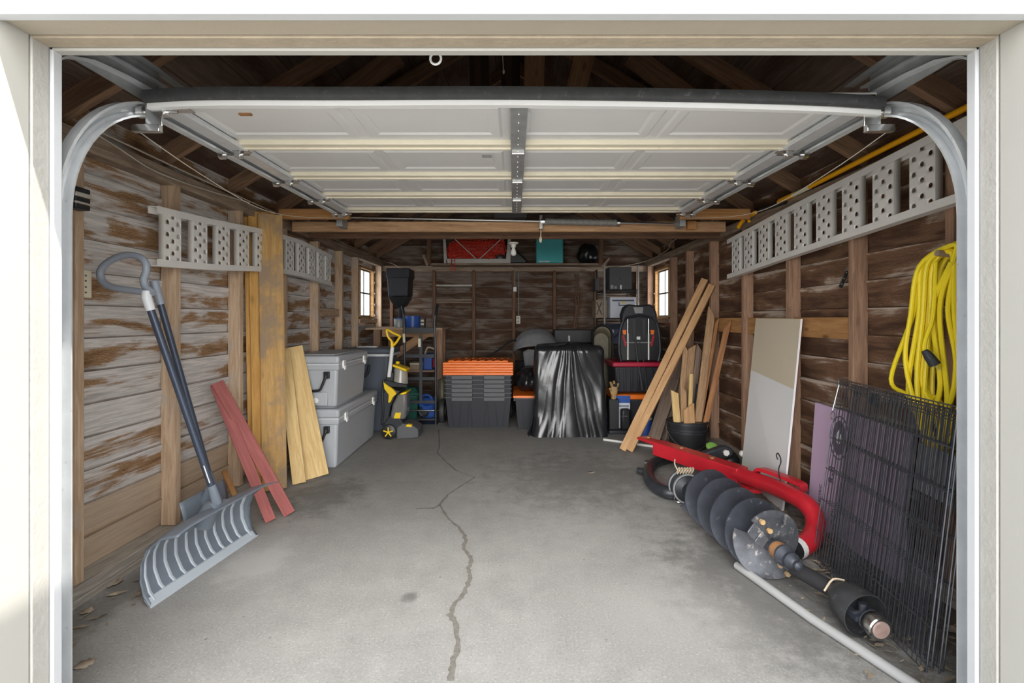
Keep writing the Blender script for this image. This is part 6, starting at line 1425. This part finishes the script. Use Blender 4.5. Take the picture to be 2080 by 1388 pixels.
# gearbox end
t = thing('gearbox', 'black banded gearbox housing at the far end of the auger', 'gearbox', (1.25, 3.62, 0))
g0, g1 = A0-aa*0.14, A0-aa*0.46
b = MB(); b.lathe([(0, 0), (0.06, 0), (0.095, 0.03), (0.10, 0.06), (0.075, 0.09), (0.095, 0.11), (0.105, 0.15), (0.08, 0.18), (0.06, 0.20), (0, 0.21)], Vector((g0.x, g0.y, 0.12)), -aa, 24); b.build('housing', M['black_metal'], t)
for l in (0.045, 0.13): MB().lathe([(0.09, -.006), (0.107, -.006), (0.107, .006), (0.09, .006)], Vector((g0.x, g0.y, 0.12))-aa*l, -aa, 24).build('steel_band', M['galv_dark'], t)
b = MB(); gc = Vector((g0.x, g0.y, 0.12))-aa*0.10
for k in range(6): b.tube(smooth_path([gc+Vector((0.02*k-0.05, 0, 0.09)), gc+Vector((0.02*k-0.04, -0.02, 0.125)), gc+Vector((0.02*k-0.03, 0.02, 0.13)), gc+Vector((0.02*k-0.055, 0.0, 0.10))], 4), 0.005, 5)
b.tube(smooth_path([gc+Vector((-.05, 0, .12)), gc+Vector((-.07, 0, .16)), gc+Vector((-.075, -.02, .20))], 4), 0.005, 5); b.build('twine_knot', M['twine'], t)
# black curved yoke on the floor
t = thing('yoke', 'black curved steel yoke with a ring pin on the floor by the boom tip', 'yoke', (1.2, 3.9, 0))
zf = 0.052; yk = [(1381, 1003), (1352, 1000), (1327, 985), (1317, 965), (1322, 948), (1340, 936), (1370, 929), (1400, 926), (1440, 922)]
b = MB(); b.tube(smooth_path([G(x, y, zf) for x, y in yk], 6), 0.047, 14); b.build('curved_tube', M['black_metal'], t)
b = MB(); b.tube([G(1322, 962, .05), G(1296, 956, .05)], 0.028, 10); b.tube([G(1332, 942, .06), G(1310, 940, .06)], 0.024, 10); b.build('fork_tine', M['black_metal'], t)
b = MB(); c = G(1384, 1000, .06)
b.cyl(c+Vector((.03, -.05, .0)), c+Vector((-.01, -.05, -.0)), 0.012); b.torus(c+Vector((-.055, -.10, -.015)), (0.5, 1, 0.4), 0.028, 0.004, 20, 6); b.build('ring_pin', M['chrome'], t)
b = MB(); b.prism([P(1400, 930, 4.2), P(1470, 905, 4.2), P(1488, 912, 4.2), P(1490, 926, 4.2), P(1470, 934, 4.2)], 4.19, 4.26); b.build('pivot_arm', M['black_metal'], t, bev=0.02)
MB().cyl(P(1473, 919, 4.2)+Vector((0, -.03, 0)), P(1473, 919, 4.2)+Vector((0, .02, 0)), 0.026, n=6).build('pivot_bolt', M['alu'], t)
# green trimmer parts behind the boom
t = thing('string_trimmer', 'black and lime green garden trimmer head behind the boom', 'trimmer', (1.85, 4.5, 0))
b = MB(); b.sphere(Vector((1.90, 4.42, 0.085)), (0.10, 0.13, 0.085), 20, 12); b.build('motor_housing', M['black'], t)
b = MB(); b.sphere(Vector((1.86, 4.18, 0.06)), (0.085, 0.10, 0.058), 18, 10); b.build('guard', M['lime'], t)
b = MB(); b.lathe([(0, 0), (0.05, 0), (0.055, 0.015), (0.04, 0.03), (0, 0.034)], P(1446, 910, 4.48), (0, -0.6, 1), 18); b.build('cap', M['lime'], t)
b = MB(); b.tube([P(1446, 912, 4.48), Vector((1.86, 4.42, 0.10))], 0.02, 8); b.build('shaft', M['black'], t)
b = MB(); b.sphere(P(1508, 922, 4.25), (0.028, 0.028, 0.028), 10, 8); b.build('clear_cap', M['alu'], t)
# drive shaft
t = thing('drive_shaft', 'black tractor drive shaft with bell guard lying before the crate', 'drive shaft', (1.43, 2.2, 0))
s0, s1, s2 = P(1612, 1142, 2.42), P(1706, 1218, 2.20), P(1786, 1286, 1.985)
s0.z = 0.12; s1.z = 0.115; s2.z = 0.095; da = (s2-s1).normalized()
MB().tube([s0, s1], 0.036, 18).build('guard_tube', M['black_matte'], t)
MB().tube([s0-(s1-s0).normalized()*0.07, s0], 0.024, 12).build('inner_shaft', M['chrome'], t)
b = MB(); n_ = 30; prof = [(0.045, -0.02), (0.062, 0.01), (0.082, 0.045), (0.092, 0.10), (0.094, 0.145), (0.090, 0.145), (0.088, 0.10), (0.078, 0.05), (0.05, 0.012)]
b.lathe(prof, s1, da, n_); b.f = b.f[:-2]; b.build('bell_guard', M['rubber'], t)
b = MB(); b.tube(smooth_path([s1-da*0.02+Vector((-.055, 0, .0)), s1-da*0.015+Vector((-.02, 0, .055)), s1-da*0.015+Vector((.03, 0, .05))], 4), 0.005, 5); b.build('brass_clip', M['twine'], t)
b = MB(); b.cyl(s1+da*0.0, s1+da*0.07, 0.032); pr = da.cross(Vector((0, 0, 1))).normalized()
b.bar(s1+da*0.06+pr*.035, s1+da*0.16+pr*.04, 0.028, 0.02).bar(s1+da*0.06-pr*.035, s1+da*0.16-pr*.04, 0.028, 0.02); b.cyl(s1+da*0.13+pr*.05, s1+da*0.13-pr*.05, 0.015); b.cyl(s1+da*0.13+Vector((0,0,.045)), s1+da*0.13-Vector((0,0,.045)), 0.015); b.build('universal_joint', M['auger'], t)
b = MB(); b.tube([s1+da*0.155, s1+da*0.19, s2-da*0.05, s2-da*0.03], [0.03, 0.042, 0.045, 0.042], 20); b.build('yoke_end', M['auger'], t)
MB().lathe([(0.0, 0), (0.047, 0), (0.049, 0.01), (0.049, 0.045), (0.045, 0.05), (0, 0.05)], s2-da*0.04, da, 26).build('locking_collar', M['chrome'], t)
MB().lathe([(0, 0), (0.036, 0), (0.034, 0.006), (0.0, 0.006)], s2+da*0.0085, da, 20).build('bore_end', M['bore'], t)
# grey pipe on the floor
tag(MB().tube([G(1497, 1149, .021), G(1650, 1258, .021), G(1866, 1398, .021), G(1990, 1478, .021)], 0.0205, 16).build('floor_pipe', M['pvc']), 'dusty grey plastic pipe on the floor before the auger', 'pipe')

# leaves and litter -----------------------------------------------------------------------------
def leaf(label, px, py, size, rot, curl=0.3, mat='leaf'):
    b = MB(); c = G(px, py); vs = []; n = 8
    for i in range(n+1):
        t_ = i/n; w = size*0.42*math.sin(math.pi*t_)**0.8*(1+0.25*math.sin(t_*18)); l = (t_-0.5)*size
        for k in (-1, 0, 1):
            x, y = l, k*w; z = 0.004+curl*size*(0.35*abs(k)+0.25*(2*t_-1)**2)
            vs.append((c.x+x*math.cos(rot)-y*math.sin(rot), c.y+x*math.sin(rot)+y*math.cos(rot), z))
    b.add(vs, [(3*i+k, 3*i+k+1, 3*i+k+4, 3*i+k+3) for i in range(n) for k in range(2)])
    return tag(b.build('fallen_leaf', M[mat], solid=0.001, ang=60), label, 'leaf', 'fallen leaves')
leaf('large dry leaf on the floor below the left wall by the shovel', 226, 1190, 0.09, 0.5); leaf('small dry leaf near the bottom of the left track', 176, 1246, 0.055, 1.4); leaf('small yellow leaf alone on the middle right of the floor', 1201, 961, 0.07, 0.3, 0.12)
leaf('pale flat leaf at the lower left of the floor', 172, 1352, 0.07, 0.9, 0.05); leaf('curled leaf under the crate corner', 1930, 1285, 0.06, 0.4, 0.5)
b = MB(); rl = random.Random(33)
for k in range(950):
    if k < 620: x = 1.30+0.62*rl.random()**0.7; y = 1.75+2.3*rl.random()
    elif k < 830: x = 1.6+0.35*rl.random(); y = 2.9+0.5*rl.random()
    else: x = -1.93+0.16*rl.random(); y = 1.8+1.6*rl.random()
    s_ = 0.008+0.026*rl.random()**2; a = rl.random()*6.28; z = 0.003+0.010*rl.random(); l = s_*(1+3*rl.random())
    d1_, d2_ = Vector((math.cos(a), math.sin(a), rl.uniform(-.15, .15))), Vector((-math.sin(a), math.cos(a), rl.uniform(-.3, .3)))
    c = Vector((x, y, z+0.006)); b.add([c-d1_*l*.5, c+d2_*s_*.35, c+d1_*l*.5, c-d2_*s_*.35], [(0, 1, 2, 3)])
tag(b.build('leaf_litter', M['litter'], loc=(0, 0, 0)), 'scattered dry leaf litter and grit along the wall bases', 'leaf litter', kind='stuff')
